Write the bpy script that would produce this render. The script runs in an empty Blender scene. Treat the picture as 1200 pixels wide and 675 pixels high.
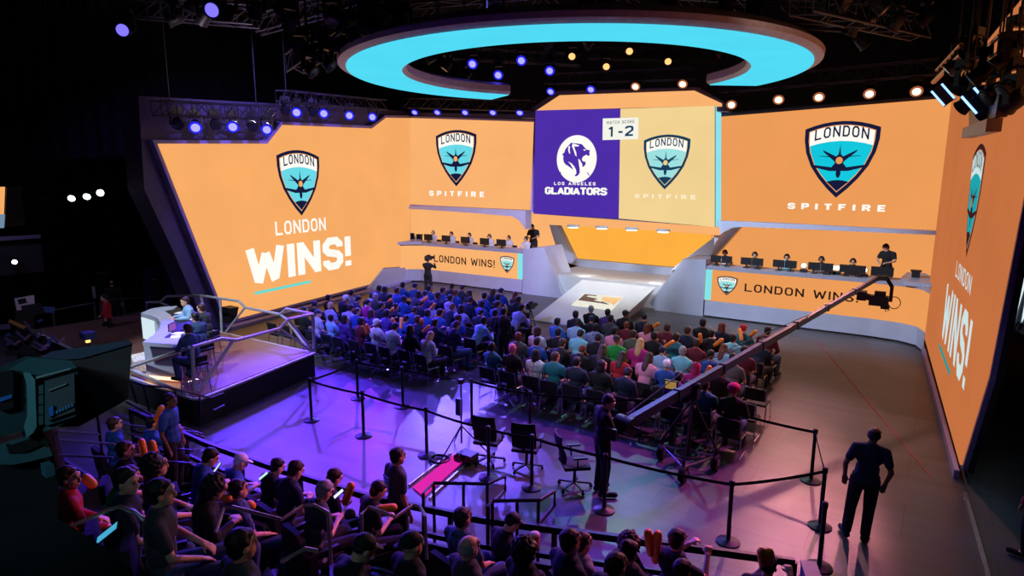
import bpy, math, random
from mathutils import Vector, Matrix, Quaternion, noise
from mathutils.geometry import tessellate_polygon
random.seed(11)
COL = bpy.context.scene.collection
PI = math.pi

# ------------------------------------------------------------------ camera model
F, PITCH, ROLL, CAMH, YAW = 740.0, math.radians(10.12), math.radians(-.17), 5.5, math.radians(34)
_fw = Vector((0, math.cos(PITCH), -math.sin(PITCH)))
_r0 = Vector((1, 0, 0)); _d0 = Vector((0, -math.sin(PITCH), -math.cos(PITCH)))
_r = _r0*math.cos(ROLL) + _d0*math.sin(ROLL); _d = -_r0*math.sin(ROLL) + _d0*math.cos(ROLL)
_RZ = Matrix.Rotation(YAW, 3, 'Z')
CR, CD, CF = _RZ @ _r, _RZ @ _d, _RZ @ _fw
EYE = Vector((0, 0, CAMH))
def ray(u, v): return CR*((u-600)/F) + CD*((v-337.5)/F) + CF
def W(u, v, z=0.0):                       # sight line to a level
    d = ray(u, v); return EYE + d*((z-CAMH)/d.z)
def WY(u, v, Y): d = ray(u, v); return EYE + d*(Y/d.y)
def WD(u, v, dist): return EYE + ray(u, v)*dist
def proj(P):
    q = P-EYE; z = q.dot(CF); return 600+F*q.dot(CR)/z, 337.5+F*q.dot(CD)/z
class Plane:
    """vertical plane, s runs left to right as read, z up, off towards the viewer"""
    def __init__(s, A, B):
        s.A = Vector((A[0], A[1], 0)); s.e = (Vector((B[0], B[1], 0))-s.A).normalized()
        s.n = Vector((s.e.y, -s.e.x, 0))
    def hit(s, u, v):
        d = ray(u, v); t = (s.A-EYE).dot(s.n)/d.dot(s.n); P = EYE+d*t
        return ((P-s.A).dot(s.e), P.z)
    def at(s, a, z, off=0.0): return s.A + s.e*a + s.n*off + Vector((0, 0, z))
    def px(s, u, v, off=0.0): a, z = s.hit(u, v); return s.at(a, z, off)

# ------------------------------------------------------------------ materials
MATS = {}
def srgb(c):
    return tuple(((x/255)/12.92 if x/255 <= .04045 else ((x/255+.055)/1.055)**2.4) for x in c)
def mat(name, col, rough=.6, metal=0., var=.12, scale=6., spec=.4, bump=0.):
    if name in MATS: return MATS[name]
    m = bpy.data.materials.new(name); m.use_nodes = True; nt = m.node_tree; b = nt.nodes['Principled BSDF']
    c = srgb(col)
    tc = nt.nodes.new('ShaderNodeTexCoord'); nz = nt.nodes.new('ShaderNodeTexNoise'); nz.inputs['Scale'].default_value = scale
    nt.links.new(tc.outputs['Object'], nz.inputs['Vector'])
    r = nt.nodes.new('ShaderNodeValToRGB'); r.color_ramp.elements[0].position = .3; r.color_ramp.elements[1].position = .7
    r.color_ramp.elements[0].color = (*[max(0, x*(1-var)) for x in c], 1); r.color_ramp.elements[1].color = (*[min(1, x*(1+var)) for x in c], 1)
    nt.links.new(nz.outputs['Fac'], r.inputs['Fac']); nt.links.new(r.outputs['Color'], b.inputs['Base Color'])
    b.inputs['Roughness'].default_value = rough; b.inputs['Metallic'].default_value = metal; b.inputs['Specular IOR Level'].default_value = spec
    if bump:
        bp = nt.nodes.new('ShaderNodeBump'); bp.inputs['Strength'].default_value = bump; bp.inputs['Distance'].default_value = .02
        nt.links.new(nz.outputs['Fac'], bp.inputs['Height']); nt.links.new(bp.outputs['Normal'], b.inputs['Normal'])
    MATS[name] = m; return m
def emis(name, col, strength=1., var=.03, lin=None):
    if name in MATS: return MATS[name]
    m = bpy.data.materials.new(name); m.use_nodes = True; nt = m.node_tree; nt.nodes.clear()
    o = nt.nodes.new('ShaderNodeOutputMaterial'); e = nt.nodes.new('ShaderNodeEmission'); e.inputs['Strength'].default_value = strength
    c = lin or srgb(col)
    tc = nt.nodes.new('ShaderNodeTexCoord'); nz = nt.nodes.new('ShaderNodeTexNoise'); nz.inputs['Scale'].default_value = .6
    r = nt.nodes.new('ShaderNodeValToRGB'); r.color_ramp.elements[0].position = .3; r.color_ramp.elements[1].position = .7
    r.color_ramp.elements[0].color = (*[x*(1-var) for x in c], 1); r.color_ramp.elements[1].color = (*[x*(1+var) for x in c], 1)
    nt.links.new(tc.outputs['Object'], nz.inputs['Vector']); nt.links.new(nz.outputs['Fac'], r.inputs['Fac'])
    nt.links.new(r.outputs['Color'], e.inputs['Color']); nt.links.new(e.outputs[0], o.inputs['Surface'])
    MATS[name] = m; return m

# ------------------------------------------------------------------ mesh builder
class MB:
    def __init__(s): s.v = []; s.f = []; s.m = []
    def add(s, vs, fs, mi=0):
        o = len(s.v); s.v += [tuple(x) for x in vs]; s.f += [tuple(i+o for i in f) for f in fs]; s.m += [mi]*len(fs)
    def box(s, c, size, rz=0, mi=0, R=None):
        c = Vector(c); h = Vector(size)/2; M = R or Matrix.Rotation(rz, 3, 'Z')
        vs = [c + M @ Vector((x*h.x, y*h.y, z*h.z)) for x in (-1, 1) for y in (-1, 1) for z in (-1, 1)]
        s.add(vs, [(0,1,3,2),(4,6,7,5),(0,4,5,1),(2,3,7,6),(0,2,6,4),(1,5,7,3)], mi); return s
    def bar(s, a, b, w, h=None, mi=0):      # rectangular bar between two points
        a = Vector(a); b = Vector(b); d = b-a; L = d.length
        if L < 1e-6: return s
        q = d.to_track_quat('Z', 'Y').to_matrix(); s.box((a+b)/2, (w, h or w, L), R=q, mi=mi); return s
    def frust(s, a, b, r0, r1, n=10, mi=0, caps=True):
        a = Vector(a); b = Vector(b); q = (b-a).to_track_quat('Z', 'Y').to_matrix(); o = []
        for P, r in ((a, r0), (b, r1)):
            o += [P + q @ Vector((r*math.cos(2*PI*i/n), r*math.sin(2*PI*i/n), 0)) for i in range(n)]
        fs = [(i, (i+1) % n, n+(i+1) % n, n+i) for i in range(n)]
        if caps: fs += [tuple(range(n-1, -1, -1)), tuple(range(n, 2*n))]
        s.add(o, fs, mi); return s
    def tube(s, pts, r, n=8, mi=0, closed=False):
        pts = [Vector(p) for p in pts]; N = len(pts); rings = []
        for i, P in enumerate(pts):
            a = pts[(i-1) % N] if (closed or i > 0) else P; b = pts[(i+1) % N] if (closed or i < N-1) else P
            d = (b-a).normalized()
            up = Vector((0, 0, 1)) if abs(d.z) < .9 else Vector((1, 0, 0))
            x = d.cross(up).normalized(); y = x.cross(d)
            rings += [P + (x*math.cos(2*PI*k/n)+y*math.sin(2*PI*k/n))*r for k in range(n)]
        fs = []
        for i in range(N if closed else N-1):
            j = (i+1) % N
            fs += [(i*n+k, i*n+(k+1) % n, j*n+(k+1) % n, j*n+k) for k in range(n)]
        if not closed: fs += [tuple(range(n-1, -1, -1)), tuple((N-1)*n+k for k in range(n))]
        s.add(rings, fs, mi); return s
    def lathe(s, prof, c=(0, 0, 0), n=20, mi=0, R=None):
        c = Vector(c); M = R or Matrix.Identity(3); vs = []
        for r, z in prof: vs += [c + M @ Vector((r*math.cos(2*PI*k/n), r*math.sin(2*PI*k/n), z)) for k in range(n)]
        fs = []
        for i in range(len(prof)-1): fs += [(i*n+k, i*n+(k+1) % n, (i+1)*n+(k+1) % n, (i+1)*n+k) for k in range(n)]
        fs += [tuple(range(n-1, -1, -1)), tuple((len(prof)-1)*n+k for k in range(n))]
        s.add(vs, fs, mi); return s
    def ell(s, c, r, R=None, n=10, mi=0):
        c = Vector(c); M = R or Matrix.Identity(3); vs = []; fs = []; m = max(4, n//2)
        for i in range(1, m):
            t = PI*i/m
            vs += [c + M @ Vector((r[0]*math.sin(t)*math.cos(2*PI*k/n), r[1]*math.sin(t)*math.sin(2*PI*k/n), r[2]*math.cos(t))) for k in range(n)]
        a = len(vs); vs.append(c + M @ Vector((0, 0, r[2]))); vs.append(c + M @ Vector((0, 0, -r[2])))
        for i in range(m-2): fs += [(i*n+k, (i+1)*n+k, (i+1)*n+(k+1) % n, i*n+(k+1) % n) for k in range(n)]
        fs += [(a, k, (k+1) % n) for k in range(n)] + [(a+1, (m-2)*n+(k+1) % n, (m-2)*n+k) for k in range(n)]
        s.add(vs, fs, mi); return s
    def cap(s, a, b, r0, r1=None, n=10, mi=0):     # capsule with a taper
        r1 = r0 if r1 is None else r1
        s.frust(a, b, r0, r1, n, mi); s.ell(a, (r0,)*3, n=n, mi=mi); s.ell(b, (r1,)*3, n=n, mi=mi); return s
    def poly(s, pts, mi=0):
        pts = [Vector(p) for p in pts]; t = tessellate_polygon([pts]); s.add(pts, [tuple(x) for x in t], mi); return s
    def prism(s, pts, vec, mi=0, mi_side=None):
        pts = [Vector(p) for p in pts]; vec = Vector(vec); n = len(pts); t = tessellate_polygon([pts])
        s.add(pts, [tuple(x) for x in t], mi); s.add([p+vec for p in pts], [tuple(reversed(x)) for x in t], mi)
        ms = mi if mi_side is None else mi_side
        s.add(pts+[p+vec for p in pts], [(i, (i+1) % n, n+(i+1) % n, n+i) for i in range(n)], ms); return s
    def build(s, name, mats, parent=None, smooth=False, loc=None, sub=None):
        me = bpy.data.meshes.new(name)
        off = Vector(loc) if loc is not None else Vector((0, 0, 0))
        me.from_pydata([tuple(Vector(v)-off) for v in s.v], [], s.f)
        for m in (mats if isinstance(mats, (list, tuple)) else [mats]): me.materials.append(m)
        if any(s.m): me.polygons.foreach_set('material_index', s.m)
        if smooth: me.polygons.foreach_set('use_smooth', [True]*len(me.polygons))
        me.update()
        import bmesh
        bm = bmesh.new(); bm.from_mesh(me); bmesh.ops.recalc_face_normals(bm, faces=bm.faces); bm.to_mesh(me); bm.free()
        if smooth: me.set_sharp_from_angle(angle=math.radians(50))
        o = bpy.data.objects.new(name, me); COL.objects.link(o)
        if parent: o.parent = parent
        if loc is not None: o.location = off
        return o
def tag(o, label=None, cat=None, group=None, kind=None):
    if label: o['label'] = label
    if cat: o['category'] = cat
    if group: o['group'] = group
    if kind: o['kind'] = kind
    return o
def thing(name, label, cat, loc=(0, 0, 0), rz=0, group=None):
    o = bpy.data.objects.new(name, None); COL.objects.link(o); o.empty_display_size = .1
    o.location = loc; o.rotation_euler = (0, 0, rz); return tag(o, label, cat, group)
def kids(o): return [c for c in bpy.data.objects if c.parent == o]
def copy_tree(o, cache={}):
    if o.name not in cache:
        cache[o.name] = [(c, kids(c)) for c in kids(o)]
    r = o.copy(); COL.objects.link(r)
    for c, gs in cache[o.name]:
        d = c.copy(); COL.objects.link(d); d.parent = r
        for g in gs: e = g.copy(); COL.objects.link(e); e.parent = d
    return r
def local(o, pts):                           # world points to a thing's own frame (translation only)
    L = Vector(o.location); return [Vector(p)-L for p in pts]

# ------------------------------------------------------------------ shared materials
BLACK = mat('black_cloth', (20, 20, 24), .9, var=.3)
DRAPE = mat('black_drape', (16, 15, 20), .95, var=.4, scale=2)
METAL = mat('black_metal', (26, 26, 30), .45, .3)
STEEL = mat('brushed_steel', (150, 150, 160), .35, .9)
ALU = mat('aluminium_truss', (120, 122, 135), .45, .8)
GREYP = mat('grey_set_paint', (172, 174, 196), .42, .1, var=.05, scale=1.5)
DGREY = mat('dark_set_paint', (92, 84, 118), .5, .1, var=.1)
LILAC = mat('lilac_frame_paint', (158, 145, 205), .45, .1, var=.06)
WHITEP = mat('white_stage_paint', (205, 208, 215), .4, var=.04, scale=1.5)
WHITERAIL = mat('white_rail_paint', (180, 180, 195), .4, .2)
BACKDK = mat('dark_wall_paint', (18, 17, 21), .85, var=.4, scale=1.5)
PLAST = mat('black_plastic', (22, 22, 26), .5, var=.1)
RUBBER = mat('black_rubber', (12, 12, 13), .8)
CHROME = mat('chrome', (190, 190, 200), .2, 1.)
ORANGE = mat('orange_inflatable', (255, 150, 52), .4, var=.08)

def part(mb, name, mats, root, parent=None, smooth=False, label=None):
    L = Vector(root.location); mb.v = [tuple(Vector(v)-L) for v in mb.v]
    o = mb.build(name, mats, parent or root, smooth)
    if label: o['label'] = label
    return o
def single(mb, name, mats, label, cat, base, smooth=False, group=None, kind=None):
    o = mb.build(name, mats, None, smooth, loc=base); return tag(o, label, cat, group, kind)
def struct(mb, name, mats, smooth=False):
    o = mb.build(name, mats, None, smooth); o['kind'] = 'structure'; return o

# ------------------------------------------------------------------ stroke lettering
G = {
 'L': (4, [[(.5,6),(.5,.5),(4,.5)]]), 'N': (4.4, [[(.5,0),(.5,6)], [(.5,5.6),(3.9,.4)], [(3.9,0),(3.9,6)]]),
 'O': (4.2, [[(.5,1.5),(1.3,.5),(2.9,.5),(3.7,1.5),(3.7,4.5),(2.9,5.5),(1.3,5.5),(.5,4.5),'c']]),
 'D': (4.2, [[(.5,.5),(2.8,.5),(3.7,1.5),(3.7,4.5),(2.8,5.5),(.5,5.5),'c']]),
 'W': (6.4, [[(.5,6),(1.7,.4)], [(1.7,0),(3.2,5)], [(3.2,5),(4.7,0)], [(4.7,.4),(5.9,6)]]),
 'I': (1, [[(.5,0),(.5,6)]]),
 'S': (4.2, [[(3.7,4.2),(3.7,4.7),(2.9,5.5),(1.3,5.5),(.5,4.7),(.5,3.9),(1.1,3.3),(3.1,2.8),(3.7,2.2),(3.7,1.3),(2.9,.5),(1.3,.5),(.5,1.3),(.5,1.8)]]),
 '!': (1, [[(.5,6),(.5,2)], [(.5,0),(.5,1.05)]]),
 'P': (4, [[(.5,0),(.5,5.5),(2.9,5.5),(3.5,4.9),(3.5,3.3),(2.9,2.7),(.5,2.7)]]), 'T': (4, [[(0,5.5),(4,5.5)], [(2,5.5),(2,0)]]),
 'F': (3.8, [[(.5,0),(.5,5.5),(3.8,5.5)], [(.5,3),(3.2,3)]]), 'E': (3.8, [[(3.8,5.5),(.5,5.5),(.5,.5),(3.8,.5)], [(.5,3),(3.3,3)]]),
 'R': (4.2, [[(.5,0),(.5,5.5),(2.9,5.5),(3.5,4.9),(3.5,3.5),(2.9,2.9),(.5,2.9)], [(2.2,2.9),(3.8,0)]]),
 'A': (4.6, [[(.4,0),(2.3,5.6)], [(2.3,5.6),(4.2,0)], [(1.1,1.7),(3.5,1.7)]]), 'M': (5, [[(.5,0),(.5,6)], [(.5,5.6),(2.5,2)], [(2.5,2),(4.5,5.6)], [(4.5,6),(4.5,0)]]),
 'C': (4, [[(3.5,4.2),(3.5,4.7),(2.8,5.5),(1.3,5.5),(.5,4.7),(.5,1.3),(1.3,.5),(2.8,.5),(3.5,1.3),(3.5,1.8)]]),
 'G': (4.2, [[(3.6,4.3),(3.6,4.7),(2.8,5.5),(1.3,5.5),(.5,4.7),(.5,1.3),(1.3,.5),(2.8,.5),(3.6,1.3),(3.6,2.8),(2.2,2.8)]]),
 'H': (4.2, [[(.5,0),(.5,6)], [(3.7,0),(3.7,6)], [(.5,3),(3.7,3)]]),
 '1': (2.4, [[(0,4.6),(1.6,5.7)], [(1.6,6),(1.6,0)]]), '2': (4, [[(.4,4.4),(.4,4.9),(1.1,5.5),(2.9,5.5),(3.5,4.9),(3.5,3.6),(.6,1),(.5,.5),(3.9,.5)]]),
 '-': (2, [[(0,2.8),(2,2.8)]]), ' ': (2.2, []),
 'J': (3.6, [[(3.1,6),(3.1,1.3),(2.4,.5),(1.2,.5),(.5,1.3),(.5,1.8)]]),
}
def stroke(pts, w):
    closed = pts[-1] == 'c'; pts = [Vector(p) for p in pts if p != 'c']; n = len(pts); Ls = []; Rs = []
    for i, P in enumerate(pts):
        a = pts[(i-1) % n] if (closed or i) else None; b = pts[(i+1) % n] if (closed or i < n-1) else None
        d1 = (P-a).normalized() if a else (b-P).normalized(); d2 = (b-P).normalized() if b else d1
        n1 = Vector((-d1.y, d1.x)); n2 = Vector((-d2.y, d2.x)); m = (n1+n2)
        m = m.normalized() if m.length > .2 else n1; k = min(2.0, 1/max(.35, m.dot(n1)))
        Ls.append(P+m*w/2*k); Rs.append(P-m*w/2*k)
    q = []
    for i in range(n if closed else n-1):
        j = (i+1) % n; q.append((Ls[i], Ls[j], Rs[j], Rs[i]))
    return q
def text_width(s, gap, bold): return sum(G[c][0] for c in s)+gap*(len(s)-1)
def letters(mb, s, mapf, weight=1.0, gap=1.1, mi=0):
    """mapf(x, y): x runs 0..1 over the word, y 0..1 over the cap height"""
    T = text_width(s, gap, weight); x = 0
    for c in s:
        w, st = G[c]
        for p in st:
            for quad in stroke(p, weight):
                mb.add([mapf((x+v.x)/T, v.y/6) for v in quad], [(0, 1, 2, 3)], mi)
        x += w+gap
def text_on(pl, s, s0, s1, z0, z1, off, weight=1.0, gap=1.1, mi=0, mb=None, dz=0.):
    mb = mb or MB()
    letters(mb, s, lambda x, y: pl.at(s0+(s1-s0)*x, z0+dz*x+(z1-z0)*y, off), weight, gap, mi); return mb
def text_px(pl, s, a, b, top, off, **k):
    """a, b: where the baseline starts and ends in the photo, top: where the first capital ends above a"""
    s0, z0 = pl.hit(*a); s1, z1 = pl.hit(*b); _, zt = pl.hit(*top); return text_on(pl, s, s0, s1, (z0+z1)/2, (z0+z1)/2+(zt-z0), off, **k)

# shield emblem: 0 navy, 1 white, 2 cyan, 3 screen colour
SH = [(1,0),(.995,-.3),(.93,-.63),(.77,-1.0),(.53,-1.33),(.28,-1.6),(0,-1.85)]
def shield_outline(k, top=.0):
    right = [(x*k, y*k) for x, y in SH]; left = [(-x, y) for x, y in reversed(right[:-1])]
    arc = [(x*k, (.19*(1-x*x))*k) for x in (-.75, -.5, -.25, 0, .25, .5, .75)]
    return right+left+arc
def emblem(mb, mapf):
    """mapf(x, y, layer)"""
    P = lambda pts, l, mi: mb.poly([mapf(x, y, l) for x, y in pts], mi)
    c = -.62
    sc = lambda k: [(x, y*1.0) for x, y in [(px*k, c+(py-c)*k) for px, py in shield_outline(1)]]
    P(sc(1), 0, 0); P(sc(.885), 1, 3); P(sc(.86), 2, 2)
    # white head band
    inner = sc(.86)
    band = [p for p in inner if p[1] > -.3]
    xr = .84
    top = [(x*.86, c+(.19*(1-x*x)-c)*.86) for x in (-1, -.75, -.5, -.25, 0, .25, .5, .75, 1)]
    low = [(x, -.46+.13*(1-(x/xr)**2)) for x in (.845, .6, .3, 0, -.3, -.6, -.845)]
    P(top+low, 3, 1)
    # dark hill at the foot
    ft = [(x, -1.42+.05*(1-(x/.3)**2)) for x in (-.30, -.15, 0, .15, .30)]
    P(ft+[(.241,-1.463),(0,-1.672),(-.241,-1.463)], 3, 0)
    # aircraft
    P([(-.72,-.96),(-.2,-1.03),(-.12,-.93),(.12,-.93),(.2,-1.03),(.72,-.96),(.72,-1.02),(.25,-1.13),(-.25,-1.13),(-.72,-1.02)], 3, 0)
    for s in (-1, 1):
        P([(s*.18,-.74),(s*.55,-.72),(s*.55,-.735),(s*.18,-.765)], 3, 0)
        P([(s*.03,-.80),(s*.10,-.74),(s*.46,-.565),(s*.44,-.62),(s*.12,-.88)], 4, 0)
    P([(-.05,-.86),(-.065,-1.22),(-.03,-1.31),(.03,-1.31),(.065,-1.22),(.05,-.86)], 4, 0)
    P([(-.13,-.78),(-.03,-.68),(0,-.42),(.03,-.68),(.13,-.78)], 3, 0)
    P([(.13*math.cos(t*PI/8), -.85+.13*math.sin(t*PI/8)) for t in range(16)], 5, 0)
    P([(.095*math.cos(t*PI/8), -.85+.095*math.sin(t*PI/8)) for t in range(16)], 6, 3)
    letters(mb, 'LONDON', lambda x, y: mapf(-.72+1.44*x, -.32+.1*(1-(2*x-1)**2)+.29*y, 4), .95, 1.3, 0)
def emblem_px(pl, cl, cr, tip, off, mb=None, step=.006):
    mb = mb or MB(); s0, z0 = pl.hit(*cl); s1, z1 = pl.hit(*cr); st, zt = pl.hit(*tip)
    sx = (s1-s0)/2; sc = (s0+s1)/2; zc = (z0+z1)/2; sz = (zc-zt)/1.85
    emblem(mb, lambda x, y, l: pl.at(sc+sx*x, zc+sz*y, off+l*step)); return mb
def offset_poly(p, d):
    n = len(p); p = [Vector(q) for q in p]
    A = sum(p[i].x*p[(i+1) % n].y-p[(i+1) % n].x*p[i].y for i in range(n)); sg = 1 if A > 0 else -1; o = []
    for i in range(n):
        a = (p[i]-p[i-1]).normalized(); b = (p[(i+1) % n]-p[i]).normalized()
        n1 = Vector((a.y, -a.x))*sg; n2 = Vector((b.y, -b.x))*sg; m = (n1+n2).normalized(); o.append(p[i]+m*d/max(.4, m.dot(n1)))
    return [(q.x, q.y) for q in o]

# ------------------------------------------------------------------ planes of the set
PL = Plane((-20.7, 10.55), (-23.1, 24.75))        # left wall screen
PU = Plane((-23.1, 24.9), (0, 24.9))              # upper screens of the back wall
PB = Plane((-23, 27.3), (0, 27.3))                # recess behind the players
PD = Plane((-23, 24.6), (0, 24.6))                # front of the player desks
PR = Plane((-.05, 24.9), (.95, 11.8))             # right wall screen
PC = Plane((-16, 24.15), (-7, 24.15))             # centre box

LED_L = emis('led_orange_left', (247, 172, 102), 1.0); LED_B = emis('led_orange_back', (250, 178, 112), 1.0)
LED_R = emis('led_orange_right', (236, 156, 88), 1.0); LED_S = emis('led_orange_side', (196, 112, 64), 1.0)  # side wall orange has the off-axis LED dimming put into its colour
NAVY = emis('led_navy', (24, 26, 60), 1.); LWHITE = emis('led_white', (250, 248, 240), 1.05); CYAN = emis('led_cyan', (105, 218, 232), 1.)
CYAN2 = emis('led_deep_cyan', (20, 200, 222), 1.); TEAL = emis('led_teal_line', (110, 215, 205), 1.); DARKTXT = emis('led_dark_lettering', (40, 26, 24), 1.)
NAVYW = emis('led_navy_wing', (20, 52, 84), 1.)
CYAN_S = emis('led_cyan_side', (30, 165, 175), 1.); WHITE_S = emis('led_white_side', (205, 225, 225), 1.); NAVY_S = emis('led_brown_side', (60, 30, 28), 1.)  # darker copies for the side wall, viewing-angle dimming set in the colour

def screen(name, label, pl, px, led, frame_mat, frame_w=.14, depth=.3, pts=None, clamp=None):
    p2 = pts or [pl.hit(*q) for q in px]
    smid = sum(p[0] for p in p2)/len(p2); zmin = min(p[1] for p in p2)
    t = thing(name, label, 'screen', pl.at(smid, max(0, zmin), 0))
    smx = max(p[0] for p in p2); smn = min(p[0] for p in p2); fo = offset_poly(p2, frame_w)
    if clamp == 'far': fo = [(min(a, smx), z) for a, z in fo]
    if clamp == 'near': fo = [(max(a, smn), z) for a, z in fo]
    if clamp == 'both': fo = [(max(smn, min(a, smx)), z) for a, z in fo]
    part(MB().prism([pl.at(a, z, -.01) for a, z in fo], -pl.n*depth), 'screen_frame', frame_mat, t)
    part(MB().prism([pl.at(a, z, .03) for a, z in p2], -pl.n*.06), 'display', led, t)
    return t, p2

# ------------------------------------------------------------------ left wall screen
t, lp = screen('wall_screen', 'huge orange screen on the left wall with slanted near edge and white winner headline', PL,
    [(184.9,168.5),(313.6,168.5),(331,146.5),(436,150.6),(452.6,138),(480,138.5),(480,311.7),(448.5,313.7),(438.9,331.6),(267,376)], LED_L, LILAC, .12, .25, clamp='far')
part(emblem_px(PL, (322.7,185), (372.5,181.5), (351.7,252.8), .05), 'shield_emblem', [NAVY, LWHITE, CYAN, LED_L], t)
mb = text_px(PL, 'LONDON', (322,276.4), (381,269.3), (322,260), .05, weight=.95, gap=1.0)
s0, z0 = PL.hit(290.7, 334); s1, z1 = PL.hit(409.8, 310.8); _, zt = PL.hit(290.7, 292)
text_on(PL, 'WINS!', s0, s1, (z0+z1)/2, (z0+z1)/2+(zt-z0), .05, weight=1.45, gap=.95, mb=mb)
part(mb, 'white_lettering', LWHITE, t)
s0, z0 = PL.hit(297.8, 345); s1, z1 = PL.hit(363, 328.5); zz = (z0+z1)/2
part(MB().prism([PL.at(a, z, .05) for a, z in ((s0, zz-.06), (s1, zz-.06), (s1, zz+.05), (s0, zz+.05))], -PL.n*.02), 'underline', TEAL, t)
# dark set wall carrying it: slanted fascia and return
mb = MB(); o2 = [PL.hit(*q) for q in [(169,112),(455,128),(480,130),(480,340),(250,396),(212,300),(176,222)]]
mb.prism([PL.at(a, max(z, .02), -.27) for a, z in o2], -PL.n*.8)
a0 = [(a, max(z, .02)) for a, z in o2]
o = single(mb, 'screen_backing_wall', DGREY, 'dark lilac grey set wall behind the left wall screen with slanted outer edge', 'set wall', PL.at(6, 0, -.6))
mb = MB(); s0, _ = PL.hit(262, 383); s1, _ = PL.hit(480, 335)
mb.prism([PL.at(s0, 0, -.2), PL.at(s1, 0, -.2), PL.at(s1, 0, .35), PL.at(s0, 0, .35)], (0, 0, .1))
single(mb, 'screen_kerb', LILAC, 'low lilac kerb on the floor along the left wall screen', 'kerb', PL.at((s0+s1)/2, 0, 0))

# ------------------------------------------------------------------ back wall screens
t, _ = screen('back_screen', 'orange screen above the left player desk with the shield emblem', PU,
    [(480,138.3),(625.5,143),(621.5,246),(480,239.5)], LED_B, LILAC, .10, .3, clamp='both')
part(emblem_px(PU, (511.5,158.4), (559.1,158.8), (535.6,218.5), .05), 'shield_emblem', [NAVY, LWHITE, CYAN, LED_B], t)
part(text_px(PU, 'SPITFIRE', (504,229.2), (568,230.8), (504,223.6), .05, weight=1.6, gap=4), 'white_lettering', LWHITE, t)
t, _ = screen('back_screen', 'large orange screen above the right player desk with the biggest shield emblem', PU,
    [(843,137),(1123,114),(1101,270),(841,258)], LED_R, mat('slate_frame_paint', (70, 74, 90), .5), .10, .3, clamp='both')
part(emblem_px(PU, (944.4,150.2), (1032.7,150.6), (981.5,231.7), .05), 'shield_emblem', [NAVY, LWHITE, CYAN2, LED_R], t)
part(text_px(PU, 'SPITFIRE', (923.5,243.6), (1037,248.6), (923.5,237), .05, weight=1.6, gap=4.2), 'white_lettering', LWHITE, t)
# dark parapet above both
mb = MB()
mb.prism([PU.px(450,131,-.1), PU.px(612,134,-.1), PU.px(655,104,-.1), PU.px(820,99,-.1), PU.px(856,131,-.1), PU.px(1126,109,-.1), PU.px(1126,116,-.1), PU.px(843,141,-.1), PU.px(843,125,-.1), PU.px(623,140,-.1), PU.px(450,138,-.1)], (0, .5, 0))
single(mb, 'parapet', DGREY, 'dark grey lilac parapet capping the back wall screens', 'parapet', (-12, 25.2, 8.2))
# ledges under them
def ledge(px_top, px_bot, label):
    a = [PU.px(*q) for q in px_top]; b = [PU.px(*q) for q in px_bot]
    mb = MB(); pts = a+list(reversed(b)); mb.prism([p+Vector((0, -.45, 0)) for p in pts], (0, .5, 0))
    return single(mb, 'screen_ledge', GREYP, label, 'ledge', (a[0]+a[-1])/2)
ledge([(467,240.8),(500,241.5),(560,243.5),(622,246.5)], [(467,243.6),(500,245),(560,249),(607,253),(615,258),(622,268)], 'grey lilac ledge with pointed end below the screen above the left desk')
ledge([(841,258),(900,260),(1000,265),(1102,270)], [(841,286),(850,272),(862,266),(880,265),(1000,270),(1102,274.5)], 'slate grey ledge with tapered bracket below the screen above the right desk')

# centre box
t = thing('centre_screen_box', 'centre screen box split purple and cream with the match score', 'screen', (-11.9, 24.6, 3.6))
y0 = 24.15
cs = [PC.hit(*q) for q in [(628,129.5),(838,124),(838,266),(625.5,250.5)]]
pts = [PC.at(a, z) for a, z in cs]
part(MB().prism(pts, (0, 1.0, 0)), 'box_body', DGREY, t)
mid_t = PC.hit(727.5,127.5); mid_b = PC.hit(725.5,256)
PURP = emis('led_purple', (78, 46, 168), 1.); CREAM = emis('led_cream', (241, 210, 146), 1.); NAVY2 = emis('led_teal_navy', (22, 62, 92), 1.); CYL = emis('led_pale_cyan', (158, 226, 226), 1.)
part(MB().poly([PC.at(*cs[0], .03), PC.at(*mid_t, .03), PC.at(*mid_b, .03), PC.at(*cs[3], .03)]), 'purple_display', PURP, t)
part(MB().poly([PC.at(*mid_t, .03), PC.at(*cs[1], .03), PC.at(*cs[2], .03), PC.at(*mid_b, .03)]), 'cream_display', CREAM, t)
part(MB().poly([pts[1]+Vector((.02, .0, 0)), pts[1]+Vector((.02, .72, 0)), pts[2]+Vector((.02, .72, 0)), pts[2]+Vector((.02, 0, 0))]), 'side_display', emis('led_side_cyan', (140, 228, 240), 1.), t, label='cyan strip down the right side')
part(emblem_px(PC, (755.2,164.3), (809.8,163.3), (779.6,222), .05), 'shield_emblem', [NAVY2, LWHITE, CYL, CREAM], t)
part(text_px(PC, 'SPITFIRE', (744.4,231.5), (815.4,233.8), (744.4,227), .05, weight=1.6, gap=4), 'cream_lettering', emis('led_soft_white', (252, 238, 205), 1.), t)
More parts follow.
